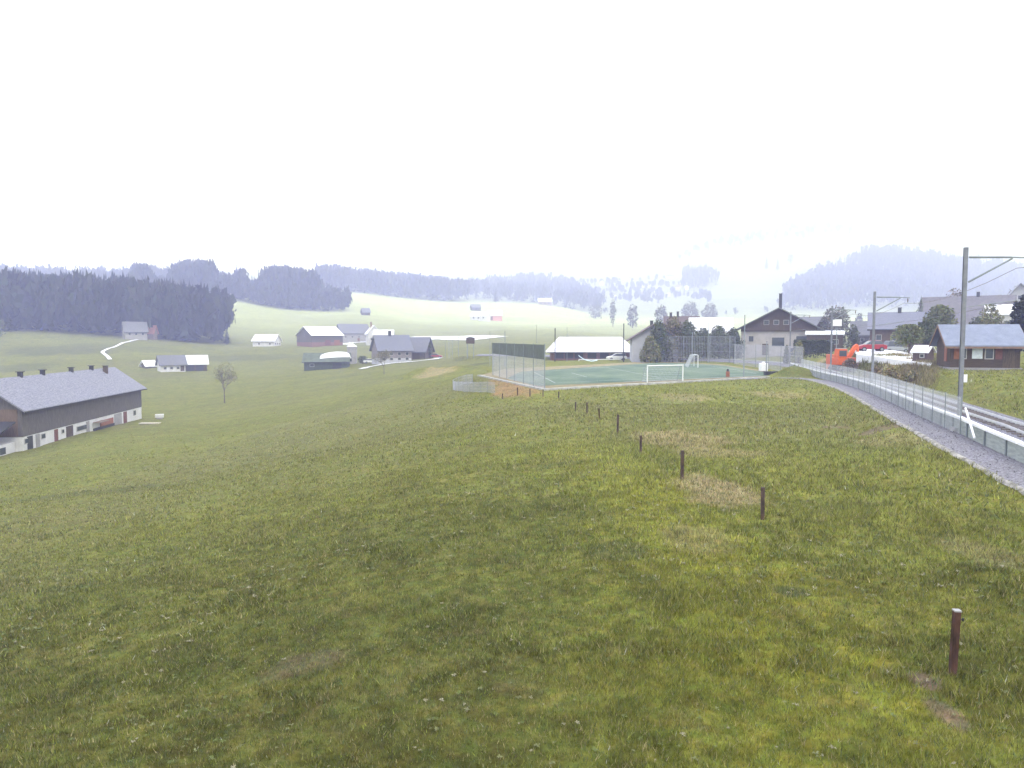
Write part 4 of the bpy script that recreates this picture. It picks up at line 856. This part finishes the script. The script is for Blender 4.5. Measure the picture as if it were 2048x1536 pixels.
x, y, z = at(1667, 99); sk = thing('skip_container', 'tall orange container standing left of the excavator', 'container', (x, y, z), R(5))
cn = MB(); cn.prism([(-.55, 0), (.55, 0), (.6, 2.3), (-.6, 2.3)], 1, -.9, .9); cn.build('shell', mat('container_orange', (.58, .16, .07), .6, .15, 2), sk, bevel=.03)
for dx in (-.35, 0, .35): MB().box(dx - .04, dx + .04, -.98, -.9, .1, 2.2).build('rib', mat('container_orange', (.58, .16, .07)), sk)
# white square sign on a pole
x, y, z = at(1672, 140); sg = thing('square_sign', 'white square sign on a pole in front of the round tree', 'sign', (x, y, z), 0)
MB().box(-1.1, 1.1, -.08, .0, 4.9, 6.6).build('sign_frame', m_dark, sg); MB().box(-.85, .85, -.14, -.083, 5.1, 6.4).build('sign_face', m_white, sg)
MB().tube((0, 0, -.3), (0, 0, 4.9), .09).build('pole', m_steel, sg)

# ================================================================== PLAYING FIELD EQUIPMENT
def zpitch(x, y): return np.full(np.shape(x), zp) if np.ndim(x) else zp
def goal(label, a, b, h, depth):
    a = np.array(a, float); b = np.array(b, float); d = (b - a); w = np.linalg.norm(d); rz = math.atan2(d[1], d[0])
    t = thing('football_goal', label, 'goal', (a[0], a[1], zp), rz, 'white football goals on the playing field')
    for x in (0, w): MB().tube((x, 0, -.05), (x, 0, h), .055, n=8).build('goal_post', m_white, t)
    MB().tube((-.05, 0, h), (w + .05, 0, h), .055, n=8).build('crossbar', m_white, t)
    g = MB()
    for x in (0, w): g.tube((x, 0, h), (x, depth * .45, h * .97), .022).tube((x, depth * .45, h * .97), (x, depth, .03), .022).tube((x, 0, .03), (x, depth, .03), .022)
    g.tube((0, depth, .03), (w, depth, .03), .022).build('net_frame', m_steel, t)
    nn = MB(); s = .18
    for u in np.arange(0, w + .01, s): nn.tube((u, depth * .45, h * .97), (u, depth, .03), .006, n=3); nn.tube((u, 0, h), (u, depth * .45, h * .97), .006, n=3)
    for v in np.arange(0, 1.01, .12): nn.tube((0, depth * (.45 + .55 * v), h * .97 * (1 - v) + .03), (w, depth * (.45 + .55 * v), h * .97 * (1 - v) + .03), .006, n=3)
    for x in (0, w):
        for v in np.arange(.1, 1, .15): nn.tube((x, 0, h * v), (x, depth * (1 - .5 * v), h * v), .006, n=3)
    nn.build('net', m_wire, t); return t
x1, y1 = (1295 - 1024) / F * 78, 78; x2, y2 = (1366 - 1024) / F * 80, 80
goal('nearer white football goal facing across the front of the playing field', (x1, y1), (x2, y2), 1.75, 1.0)
goal('farther white football goal seen edge on at the back of the playing field', ((1396 - 1024) / F * 116, 116), ((1388 - 1024) / F * 123, 123), 2.0, 1.5)
# ball stop fence along the left side, with screen
m_net = mat('net_grey', (.45, .46, .53), .6, .1, 1); m_scr = mat('green_screen', (.115, .135, .12), .85, .2, 1)
L1 = [(3.0, 67.0), (-2.55, 93.5)]
bf = mesh_fence('ball_stop_fence', 'tall ball stop fence with a dark green screen left of the playing field', L1, zpitch, 4.1, .15, .0065, (.4, 1.0, 1.6, 2.2, 2.7), 4.4, m_net, .05, .1)
d = np.array(L1[1]) - np.array(L1[0]); sc_m = MB(); bar(sc_m, L1[0], L1[1], .05, zp + 2.75, zp + 4.1); sc_m.build('screen', m_scr, bf)
mesh_fence('ball_stop_fence', 'pale netting fence at the far edge of the playing field below the shrubs', [(28.5, 143), (37.5, 138.5), (40.6, 133)], zpitch, 5.0, .3, .014, (1.0, 2.2, 3.6, 5.0), 5, m_net, .06, .2)
mesh_fence('ball_stop_fence', 'pale netting fence on the right side of the playing field beside the track', [(39.8, 131), (38.6, 110), (37.2, 96), (36.6, 92)], zpitch, 3.6, .3, .012, (.1, 1.2, 2.4, 3.6), 7, m_net, .045, .1)
# tall poles
for (px, yb, yt, Y, lb) in ((1488, 757, 632, 89, 'tall grey floodlight pole at the front edge of the playing field'), (1110, 722, 657, 148, 'dark tall pole in front of the left end of the long white roof'), (1247, 720, 648, 147, 'dark tall pole in front of the right end of the long white roof'),
                            (1416, 722, 646, 138, 'grey pole behind the farther goal'), (1010, 735, 664, 128, 'grey pole behind the dark green screen'), (1384, 722, 664, 142, 'thick grey pole left of the farther goal'),
                            (1533, 748, 684, 95, 'grey post at the right corner of the playing field'), (1073, 730, 652, 135, 'thin pale pole behind the middle of the dark green screen'), (1134, 722, 656, 150, 'thin pale pole above the left part of the long white roof'), (980, 730, 664, 140, 'thin pale pole left of the dark green screen')):
    x = (px - 1024) / F * Y; z = float(ground(x, Y)[0]); h = (yb - yt) / F * Y * 1.0; h = ZC + (HOR - yt) / F * Y - z
    t = thing('pole', lb, 'pole', (x, Y, z), 0, 'tall poles round the playing field'); r = .12 if 'dark' in lb[:5] or 'thick' in lb else .075
    if 'thin' in lb: r = .05
    MB().tube((0, 0, -.3), (0, 0, h), r, r * .8, 8).build('shaft', m_dark if lb.startswith('dark') else m_steel, t)
    MB().tube((0, 0, h), (0, 0, h + .1), r * .9, r * .5, 8).build('pole_cap', m_dark, t)
# curved low net fence at the left corner of the field
cv = resample([hit(*q, 60)[:2] for q in ((945, 767), (922, 770), (906, 777), (912, 782), (940, 784), (990, 787))], .25)
mesh_fence('curved_net_fence', 'curved low pale net fence standing on the grass left of the ochre earth', cv, lambda x, y: ground(x, y), 1.1, .10, .006, (.1, .4, .7, 1.0, 1.08), 2.2, m_net, .025, .03)
# watch platform and pole group beyond
x, y, z = hit(941, 716, 120); wp = thing('raised_cabin', 'small dark raised cabin on thin legs in front of the bright far road', 'cabin', (x, y, z), 0); hz = 42 / F * y
for sx in (-.8, .8):
    for sy in (-.8, .8): MB().tube((sx, sy, -.3), (sx, sy, hz - 1.7), .07).build('leg', m_steel, wp)
MB().box(-1.05, 1.05, -1.05, 1.05, hz - 1.7, hz - .25).build('cabin_box', m_dwood, wp); MB().prism([(-1.3, hz - .247), (1.3, hz - .247), (0, hz + .05)], 1, -1.3, 1.3).build('roof', m_slate, wp)
for (px, lb) in ((891, 'first of the thin poles left of the raised cabin'), (898, 'second thin pole left of the raised cabin'), (905, 'third thin pole left of the raised cabin'), (917, 'thin pole standing closest to the raised cabin on its left')):
    x, y, z = hit(px, 717, 120); t = thing('slim_pole', lb, 'pole', (x, y, z), 0, 'slim poles beside the raised cabin'); MB().tube((0, 0, -.3), (0, 0, 38 / F * y), .07, .06, 6).build('shaft', m_steel, t); MB().box(-.2, .2, -.05, .05, 36 / F * y, 37 / F * y).build('cross_piece', m_steel, t)
# small things at the field edge
x, y, z = at(1456, 88.2); t = thing('marker_post', 'orange brown marker post with a dark top at the front edge of the playing field', 'marker', (x, y, z), 0); MB().box(-.2, .2, -.15, .15, -.1, .75).build('body', m_orange, t, bevel=.03); MB().tube((0, 0, .75), (0, 0, 1.05), .17, .12, 8).build('dark_top', m_dark, t)
x, y, z = at(1527, 103); t = thing('water_tank', 'white upright water tank beside the railway bed behind the playing field', 'tank', (x, y, z), 0); MB().box(-.5, .5, -.5, .5, .12, 1.25).build('tank_body', m_white, t, bevel=.08); MB().box(-.55, .55, -.55, .55, -.1, .12).build('pallet', m_tan, t); MB().tube((0, 0, 1.25), (0, 0, 1.45), .2, n=10).build('lid', m_white, t)
for (px, Y, w, lb) in ((1550, 91.5, 1.0, 'black crate standing left of the grassy mound'), (1560, 92, .8, 'second black crate, touching the grassy mound'), (1534, 92.5, .6, 'small black crate at the right corner of the turf')):
    x, y, z = at(px, Y); t = thing('crate', lb, 'crate', (x, y, z), R(random.uniform(-20, 20)), 'black crates at the corner of the field'); MB().box(-w / 2, w / 2, -.3, .3, 0, .5).build('box', m_dark, t, bevel=.03); MB().box(-w / 2 - .03, w / 2 + .03, -.33, .33, .503, .56).build('lid', m_dark, t)
# curved white sheet
x, y, z = at(1176, 151); vs = []; fs = []
for i in range(13):
    u = i / 12; xx = -1.9 + 3.8 * u; 
    for j in range(4): vs.append((xx, j * .35 - .5, .12 + 1.2 * (1 - u) ** 3 * (1 if u < .6 else 0) + .12 * math.sin(j) + .25 * u ** 4))
for i in range(12):
    for j in range(3): fs.append((i * 4 + j, i * 4 + 4 + j, i * 4 + 5 + j, i * 4 + 1 + j))
o = MB().add(vs, fs).build('plastic_sheet', mat('ice_white_plastic', (.62, .78, .85), .4, .04), None, smooth=True); o.location = (x, y, z); tag(o, 'curled pale blue white plastic sheet lying behind the playing field', 'sheet'); md = o.modifiers.new('s', 'SOLIDIFY'); md.thickness = .06
x, y, z = at(1200, 154); tag(MB().box(-4.5, 4.5, -.05, .05, .25, .4).box(-4.5, -4.4, -.05, .05, -.1, .248).box(4.4, 4.5, -.05, .05, -.1, .248).build('barrier_rail', m_white), 'long low white rail in front of the long white roofed shed', 'barrier').location = (x, y, z)

# ================================================================== TREES
def leaf_cloud(centres, radii, n, ls, base, seed, dark=.45):
    rg = np.random.default_rng(seed); C_ = np.array(centres, float); Rd = np.array(radii, float)
    w = (Rd[:, 0] * Rd[:, 1] + Rd[:, 0] * Rd[:, 2]); k = rg.choice(len(C_), n, p=w / w.sum())
    d = rg.normal(size=(n, 3)); d /= np.linalg.norm(d, axis=1)[:, None]; rr = rg.uniform(.35, 1.05, n) ** .6
    P_ = C_[k] + d * Rd[k] * rr[:, None]
    a = rg.normal(size=(n, 3)); a /= np.linalg.norm(a, axis=1)[:, None]; b = np.cross(a, rg.normal(size=(n, 3))); b /= np.linalg.norm(b, axis=1)[:, None]
    s = ls * rg.uniform(.6, 1.4, n)[:, None]
    V_ = np.stack([P_ - a * s, P_ + b * s * .6, P_ + a * s, P_ - b * s * .6], 1).reshape(-1, 3); F_ = np.arange(4 * n).reshape(n, 4)
    g = (rg.uniform(.7, 1.35, n) * rg.uniform(.8, 1.2, len(C_))[k])[:, None]; c = np.array(base) * g * (1.45 if base[1] > .05 else 1); c[:, 0] *= rg.uniform(.85, 1.25, n)
    return V_, F_, np.repeat(c, 4, axis=0)
m_leaf = attr_mat('leaf', .7); m_bark = mat('bark', (.10, .08, .065), .9, .3, 6)
def tree(name, label, x, y, z, h, w, base, kind='round', n=900, ls=None, seed=1, cat='tree', trunk=.28, group=None):
    t = thing(name, label, cat, (x, y, z), 0, group); rg = random.Random(seed); ls = ls or max(.12, w * .035)
    if kind == 'conifer':
        MB().tube((0, 0, -.5), (0, 0, h * .9), w * .05 + .05, .04, 7).build('trunk', m_bark, t)
        V_, F_, C2 = conifer_arrays(seed, 1, base); V_ = V_ * np.array([w / 2, w / 2, h]); np_mesh('crown', V_, F_, m_leaf, t, tint=C2); return t
    tr = MB(); r0 = .04 * w + .05; th = h * trunk; tr.tube((0, 0, -.5), (0.03 * w, 0, th), r0, r0 * .75, 8)
    cs = []; rs = []
    nb = 14 if kind != 'column' else 7
    if kind == 'dome': th = h * .12
    for i in range(nb):
        if kind == 'column': cs.append((rg.uniform(-.06, .06) * w, rg.uniform(-.06, .06) * w, th * .6 + (h - th * .6) * (i + .6) / nb)); s = w * .5 * math.sin(math.pi * (i + .9) / (nb + .6)) ** .6; rs.append((s, s, h / nb * .8))
        elif kind == 'dome':
            if i == 0: cs.append((0, 0, h * .5)); rs.append((w * .43, w * .43, h * .46))
            a = i * 2.4; f_ = (i + .5) / nb; q = math.sqrt(max(0, 1 - ((f_ * .9 - .35) / .62) ** 2)) * w * .36; s = w * rg.uniform(.13, .19)
            cs.append((math.cos(a) * q, math.sin(a) * q, h * (.1 + .74 * f_))); rs.append((s, s, min(s * 1.1, h * .15)))
        elif kind == 'bushy':
            a = i * 2.4 + rg.uniform(-.3, .3); f_ = i / (nb - 1); zz_ = h * (.16 + .66 * f_); q = (1 - f_ ** 2.2) * .36 * rg.uniform(.6, 1.1) * w; s = w * rg.uniform(.2, .27)
            cs.append((math.cos(a) * q, math.sin(a) * q, zz_)); rs.append((s, s, min(h * .24, h * 1.0 - zz_)))
        else:
            a = i * 2.4 + rg.uniform(-.3, .3); q = rg.uniform(.25, .55) if i else 0; zz_ = th + (h - th) * (.25 + .62 * (i / (nb - 1)) ** .9); q *= (1.2 - .9 * (i / (nb - 1)))
            cx, cy = math.cos(a) * q * w * .5 * 1.25, math.sin(a) * q * w * .5 * 1.25; cs.append((cx, cy, zz_)); s = w * rg.uniform(.22, .32); rs.append((s, s, min(s * .95, (h - zz_) * 1.0 + .1)))
        tr.tube((0.03 * w, 0, th * .9), (cs[-1][0] * .85, cs[-1][1] * .85, cs[-1][2]), r0 * .45, r0 * .1, 5)
    tr.build('trunk', m_bark, t)
    V_, F_, C2 = leaf_cloud(cs, rs, n, ls, base, seed); V_[:, 2] = np.clip(V_[:, 2], .05, h * 1.03)
    np_mesh('crown', V_, F_, m_leaf, t, tint=C2); return t
def conifer_arrays(seed, q=1, base=(.05, .07, .04)):
    """unit conifer: radius 1, height 1"""
    rg = np.random.default_rng(seed); V_ = []; F_ = []; C2 = []; nW = 13 if q else 8
    for i in range(nW):
        f = i / nW; zc = .10 + .88 * f; r = (1 - f) ** .8 * rg.uniform(.8, 1.1); m = max(4, int((9 if q else 5) * (1 - f * .5)))
        for j in range(m):
            a = 2 * math.pi * (j + rg.random()) / m; rr = r * rg.uniform(.7, 1.1); wv = .30 + .1 * rg.random(); dz = rg.uniform(-.05, .01) - .04 * r
            c, s = math.cos(a), math.sin(a); c1, s1 = math.cos(a + wv), math.sin(a + wv); c2_, s2 = math.cos(a - wv), math.sin(a - wv); b = len(V_)
            V_ += [(0, 0, zc + .075), (c1 * rr * .7, s1 * rr * .7, zc + dz * .6), (c * rr, s * rr, zc + dz), (c2_ * rr * .7, s2 * rr * .7, zc + dz * .6)]
            F_.append((b, b + 1, b + 2, b + 3)); g = rg.uniform(.65, 1.4); C2 += [tuple(v * g for v in base)] * 4
    V_ += [(0, 0, 1.0), (.07, 0, .88), (-.03, .06, .88), (-.03, -.06, .88)]; b = len(V_) - 4; F_.append((b, b + 1, b + 2, b + 3)); C2 += [base] * 4
    return np.array(V_, float), np.array(F_), np.array(C2, float)
def blob_arrays(seed, n, base):
    rg = random.Random(seed); cs = [(rg.uniform(-.35, .35), rg.uniform(-.35, .35), rg.uniform(.35, .78)) for _ in range(6)] + [(0, 0, .8)]; rs = [(rg.uniform(.42, .62),) * 2 + (.2,) for _ in cs]
    V_, F_, C2 = leaf_cloud(cs, rs, n, .17, base, seed); V_ = V_ * np.array([1, 1, 1.0]); return V_, F_, C2
# denser scaling of blob leaves in z
BLUE = (.022, .030, .024); 
CON = [conifer_arrays(s, 1, BLUE) for s in range(5)]; CONL = [conifer_arrays(s + 20, 0, BLUE) for s in range(4)]
BLO = [blob_arrays(s, 260, (.026, .033, .022)) for s in range(4)]; BLOL = [blob_arrays(s + 9, 70, (.03, .036, .028)) for s in range(4)]
def forest(name, label, pts, hr, mix=.6, lod=1, wf=(.16, .24)):
    VV = []; FF = []; CC = []; b = 0
    for (x, y) in pts:
        z = float(ground(x, y)[0]); h = random.uniform(*hr); con = random.random() < mix
        V_, F_, C2 = random.choice((CON if lod else CONL) if con else (BLO if lod else BLOL))
        w = h * random.uniform(*wf) * (1 if con else 1.6); a = random.uniform(0, 6.28); c, s = math.cos(a), math.sin(a)
        hh = h if con else h * .88
        X = (V_[:, 0] * c - V_[:, 1] * s) * w + x; Y_ = (V_[:, 0] * s + V_[:, 1] * c) * w + y; Z = V_[:, 2] * hh + z - .3
        VV.append(np.column_stack([X, Y_, Z])); FF.append(F_ + b); CC.append(C2 * random.uniform(.75, 1.3)); b += len(V_)
    o = np_mesh(name, np.concatenate(VV), np.concatenate(FF), m_leaf, tint=np.concatenate(CC)); tag(o, label, 'forest', kind='stuff'); return o
def fill(px0, px1, edge, Y1, sp, prob=1.0):
    """scatter over columns px0..px1 from the front edge distance edge(px) back to Y1(px)"""
    out = []; 
    Ymin = min(edge(p_) for p_ in np.linspace(px0, px1, 12)); Ymx = max(Y1(p_) for p_ in np.linspace(px0, px1, 12)); Yc = Ymin
    while Yc < Ymx:
        x0 = (px0 - 1024) / F * Yc; x1 = (px1 - 1024) / F * Yc; x = x0
        while x < x1:
            X = x + random.uniform(-.5, .5) * sp; Yy = Yc + random.uniform(-.5, .5) * sp; px = 1024 + F * X / Yy
            if px0 <= px <= px1 and edge(px) <= Yy <= Y1(px) and random.random() < prob: out.append((X, Yy))
            x += sp
        Yc += sp
    return out
def I(xs, ys): return lambda v: float(np.interp(v, xs, ys))
forest('dark_wood', 'dense dark wood on the rise at the left', fill(-260, 442, I([-260, 0, 250, 380, 442], [338, 338, 338, 352, 372]), I([-260, 0, 250, 380, 442], [520, 500, 480, 430, 400]), 6.2), (23, 32), .35)
forest('middle_wood', 'bluish wood on the ridge behind the green slope', fill(270, 700, I([270, 430, 520, 600, 690, 700], [610, 612, 622, 628, 630, 640]), I([270, 430, 520, 600, 690, 700], [760, 760, 720, 820, 700, 660]), 8.5), (14, 23), .25)
forest('ridge_grove', 'taller bluish grove bulging above the middle wood', fill(536, 640, lambda v: 640, I([536, 560, 620, 640], [690, 730, 730, 680]), 8), (31, 40), .2, wf=(.13, .19))
forest('ridge_grove', 'tall bluish grove on the ridge above the dark wood', fill(350, 432, lambda v: 630, I([350, 370, 410, 432], [670, 730, 720, 660]), 8), (29, 37), .2, wf=(.13, .2))
forest('ridge_grove', 'small tall bluish grove at the left end of the middle wood', fill(272, 302, lambda v: 640, lambda v: 720, 8), (32, 38), .3, wf=(.13, .2))
forest('ridge_grove', 'narrow pointed grove between the two bulging groves', fill(476, 494, lambda v: 640, lambda v: 680, 7), (29, 37), .6, wf=(.12, .17))
forest('pale_wood', 'pale misty wood beyond the dark wood', fill(-100, 345, lambda v: 900, lambda v: 1060, 13), (22, 36), .5, 0)
forest('far_wood', 'hazy wood behind the bright meadow crest', fill(640, 935, I([640, 750, 935], [900, 930, 990]), I([640, 750, 850, 935], [1080, 1120, 1180, 1080]), 10), (26, 38), .25, 0)
forest('misty_wood', 'very pale broken wood in the centre distance', fill(940, 1205, I([940, 1100, 1205], [1130, 1120, 1010]), I([940, 1060, 1150, 1205], [1500, 1650, 1500, 1200]), 15, .75), (24, 36), .35, 0)
forest('village_wood', 'scattered pale trees round the far village', [q for q in fill(1130, 1420, lambda v: 1120, lambda v: 1680, 17, .8) if vnoise(np.array([q[0] / 42.]), np.array([q[1] / 60.]), 4)[0] > .52], (9, 19), .15, 1)
forest('hill_wood', 'broad misty wood covering the hill at the right', fill(1565, 2150, I([1565, 1700, 2150], [1040, 1030, 1040]), I([1565, 1600, 1700, 1760, 1900, 2150], [1180, 1290, 1400, 1500, 1450, 1450]), 13), (26, 38), .3, 0)
forest('upper_wood', 'faint wood strip high on the misty mountain', fill(1340, 1700, lambda v: 1900, I([1340, 1450, 1600, 1700], [1910, 2000, 2080, 1990]), 20, .8), (22, 32), .5, 0)
forest('small_wood', 'small pale wood on the open slope above the village', fill(1366, 1432, lambda v: 1480, I([1366, 1400, 1432], [1600, 1600, 1500]), 12), (30, 46), .5, 0)
forest('shrub_edge', 'pale shrubs along the far valley floor', fill(1190, 1560, lambda v: 960, lambda v: 1010, 22, .55), (8, 15), .1, 0)

def T_(px, top, wpx, label, kind, base, Y=None, py=None, n=900, seed=1, cat='tree', name='broadleaf_tree', trunk=.25, ls=None, group=None):
    x, y, z = at(px, Y) if Y else hit(px, py, 40); h = ZC + (HOR - top) / F * y - z; w = wpx / F * y
    return tree(name, label, x, y, z, h, w, base, kind, n, ls, seed, cat, trunk, group)
G1 = (.10, .115, .05); G2 = (.07, .085, .045); G3 = (.13, .135, .06); BR = (.13, .105, .08); GY = (.10, .105, .09)
T_(1668, 608, 64, 'big round green tree behind the white square sign', 'dome', GY, Y=170, n=2600, seed=3, ls=.28)
T_(1378, 600, 40, 'round grey dome shaped tree behind the workshop roof', 'dome', GY, Y=620, n=2600, seed=4, ls=.5)
T_(1418, 603, 34, 'smaller grey dome shaped tree right of the larger dome tree', 'dome', GY, Y=620, n=2200, seed=5, ls=.5)
T_(1321, 607, 30, 'pale hazy round tree left of the dome shaped trees', 'dome', GY, Y=520, n=700, seed=6, ls=.7)
T_(1264, 607, 24, 'pale hazy tree just left of the white gable house ridge', 'dome', GY, Y=600, n=600, seed=7, ls=.7)
T_(1225, 601, 14, 'slim column shaped hazy tree on the valley floor', 'column', GY, Y=600, n=500, seed=8, ls=.6, name='poplar')
T_(1190, 607, 30, 'hazy tree clump at the right foot of the bright meadow crest', 'dome', GY, Y=850, n=500, seed=9, ls=.9)
T_(992, 573, 16, 'single dark conifer on the far meadow crest', 'conifer', BLUE, Y=985, n=0, seed=10, name='conifer')
T_(1529, 513, 13, 'left of two lone conifers high on the open slope', 'conifer', BLUE, Y=1650, seed=11, name='conifer')
T_(1551, 516, 12, 'right of two lone conifers high on the open slope', 'conifer', BLUE, Y=1600, seed=12, name='conifer')
T_(1576, 510, 14, 'tiny pale round tree right of the two lone conifers', 'round', GY, Y=1650, n=200, seed=13, ls=1.6)
T_(1716, 622, 16, 'small hazy round tree left of the second mast', 'dome', GY, Y=420, n=500, seed=14, ls=.5)
T_(1838, 590, 46, 'open blue green pine behind the brown house', 'conifer', (.10, .12, .09), Y=160, seed=15, name='pine')
T_(1876, 611, 62, 'round green tree between the brown house and the station hut', 'round', G1, Y=120, n=2600, seed=16, ls=.22)
T_(1817, 650, 62, 'small leafy green tree with a visible trunk on the car park', 'round', G1, Y=92, n=2200, seed=17, ls=.16, trunk=.4)
T_(1852, 640, 50, 'green tree leaning against the left of the station hut roof', 'round', G2, Y=95, n=1800, seed=18, ls=.16)
T_(1893, 625, 40, 'dark green tree just right of the green tree by the brown house', 'bushy', G2, Y=132, n=1600, seed=81, ls=.2)
T_(1952, 632, 44, 'dark olive bushes under the long tiled roof', 'bushy', G2, Y=140, n=1500, seed=82, ls=.2, name='shrub', cat='shrub')
T_(1706, 648, 26, 'dark bush between the square sign and the grey barn', 'bushy', G2, Y=150, n=900, seed=83, ls=.2, name='shrub', cat='shrub')
T_(2018, 640, 40, 'dark green tree left of the right edge conifer', 'bushy', G2, Y=120, n=1500, seed=84, ls=.2)
T_(1907, 577, 52, 'reddish brown tree behind the long tiled roof', 'round', BR, Y=205, n=700, seed=19, ls=.35)
T_(1978, 611, 46, 'yellow green bushy tree behind the station hut roof', 'column', G3, Y=125, n=1800, seed=20, ls=.2)
T_(2050, 592, 62, 'dark conifer at the right edge above the station hut', 'column', (.02, .026, .024), n=3500, ls=.2, Y=90, seed=21, name='conifer')
T_(2036, 570, 60, 'brown green tree behind the gabled house at the right edge', 'round', BR, Y=260, n=900, seed=22, ls=.4)
T_(455, 655, 24, 'small conifer at the right foot of the dark wood', 'conifer', BLUE, Y=372, seed=23, name='conifer')
T_(858, 684, 15, 'slim dark shrub right of the brown side barn', 'column', G2, Y=231, n=500, seed=24, ls=.3)
T_(-6, 640, 40, 'dark tree cut by the left edge of the frame', 'round', G2, Y=300, n=900, seed=27, ls=.5)
T_(725, 712, 22, 'dark bush between the machine shed and the shingled farmhouse', 'round', G2, Y=234, n=500, seed=25, ls=.25, name='bush', cat='bush', trunk=.15)
for i, (px, top, w, Y, c, lb) in enumerate(((1318, 640, 44, 143, G2, 'dark shrub in front of the white gable house'), (1345, 632, 60, 146, (.10, .095, .05), 'tallest brownish green shrub right of the white gable house'), (1375, 640, 50, 144, G2, 'dark green shrub right of the tallest one'), (1300, 672, 34, 141, G3, 'low yellowish shrub at the foot of the white gable house'),
      (1405, 655, 46, 150, G2, 'bluish dark shrub below the workshop roof'), (1437, 650, 46, 152, G2, 'dark shrub between the workshop and the chalet'), (1466, 655, 36, 152, (.055, .07, .05), 'dark shrub touching the left corner of the chalet'))):
    T_(px, top, w * 1.15, lb, 'bushy', c, Y=Y, n=3200, seed=40 + i, ls=.2, name='shrub', cat='shrub', trunk=.06)
for i, (px, top, w, Y, c, lb) in enumerate(((1597, 680, 30, 118, G3, 'yellow green bush at the left end of the hedge'), (1573, 690, 14, 117, G2, 'slim dark bush under the chalet, left of the hedge'), (1783, 731, 44, 72, (.17, .155, .08), 'scrubby bush on the bank below the car park'), (1752, 731, 40, 76, (.16, .14, .08), 'scrubby bush right of the second mast on the bank'), (1826, 741, 34, 69, (.16, .15, .075), 'low bush on the bank below the kiosk'), (1700, 716, 36, 88, BR, 'dry brownish bush on the bank below the excavator'))):
    T_(px, top, w, lb, 'bushy', c, Y=Y, n=900, seed=60 + i, ls=.13, name='bush', cat='bush', trunk=.05)
# hedge
x0, y0, _ = at(1588, 128); x1, y1, _ = at(1664, 124); rg = np.random.default_rng(5); n = 4000; u = rg.random(n); zb = float(ground((x0 + x1) / 2, 126)[0]); hh = ZC + (HOR - 680) / F * 126 - zb
P_ = np.column_stack([x0 + (x1 - x0) * u, y0 + (y1 - y0) * u + rg.uniform(-.6, .6, n), zb + hh * np.sqrt(rg.random(n))])
a = rg.normal(size=(n, 3)); a /= np.linalg.norm(a, axis=1)[:, None]; b = np.cross(a, rg.normal(size=(n, 3))); b /= np.linalg.norm(b, axis=1)[:, None]; s = .16
V_ = np.stack([P_ - a * s, P_ + b * s * .6, P_ + a * s, P_ - b * s * .6], 1).reshape(-1, 3)
hd = np_mesh('hedge', V_, np.arange(4 * n).reshape(n, 4), m_leaf, tint=np.repeat(np.array(G2) * rg.uniform(.6, 1.3, n)[:, None], 4, axis=0)); tag(hd, 'clipped dark green hedge between the chalet and the orange container', 'hedge')
# bare trees
def bare_tree(label, px, py, top, wpx, seed, twig=.02, leaves=350):
    x, y, z = hit(px, py, 40); h = ZC + (HOR - top) / F * y - z; w = wpx / F * y; rg = random.Random(seed)
    t = thing('bare_tree', label, 'tree', (x, y, z), 0); m = MB(); tips = []
    def grow(p_, d, l, r, k):
        q = p_ + d * l; m.tube(p_, q, r, r * .65, 5 if k > 2 else 3)
        if k == 0: tips.append(q); return
        for i in range(3):
            a = np.array([rg.gauss(0, 1), rg.gauss(0, 1), rg.gauss(.25, .5)]); nd = d * .7 + a * .75; nd /= np.linalg.norm(nd); grow(q, nd, l * rg.uniform(.6, .85), r * .6, k - 1)
    grow(np.array([0, 0, -.2]), np.array([0, 0, 1.]), h * .22, h * .018, 5)
    mx_ = max(q[2] for q in tips); wx = max(abs(q[0]) for q in tips)
    sv = np.array([w / 2 / wx, w / 2 / wx, h / mx_]); m.v = [tuple(np.array(v) * (sv if v[2] > h * .25 else (1, 1, sv[2]))) for v in m.v]
    m.build('trunk', mat('grey_bark', (.14, .125, .115), .9, .3, 5), t)
    tp = np.array(tips) * sv; V_, F_, C2 = leaf_cloud(tp, np.full((len(tp), 3), .6), leaves * 2, .10, (.13, .13, .07), seed); np_mesh('crown', V_, F_, m_leaf, t, tint=C2)
bare_tree('nearly bare solitary tree in the meadow right of the long barn', 449, 806, 727, 58, 3, leaves=700)
bare_tree('bare scrubby tree in front of the shingled farmhouse', 768, 748, 700, 46, 5, leaves=500)

# ================================================================== HAZE
lo = float(gz.min()) - 1.0; hi = float(gz.max()) + 45
hb = MB().box(-2600, 2600, -2600, 2600, lo - 4, hi).build('haze', None)
tag(hb, 'thin pale haze filling the valley', 'haze', kind='stuff')
hm = bpy.data.materials.new('haze_air'); hm.use_nodes = True; t = hm.node_tree; t.nodes.remove(t.nodes['Principled BSDF'])
pv = t.nodes.new('ShaderNodeVolumePrincipled'); pv.inputs['Density'].default_value = 0.00098; pv.inputs['Color'].default_value = (.57, .60, 1.0, 1); pv.inputs['Absorption Color'].default_value = (1, 1, 1, 1); pv.inputs['Anisotropy'].default_value = .0
t.links.new(pv.outputs[0], t.nodes['Material Output'].inputs['Volume']); hb.data.materials.append(hm)
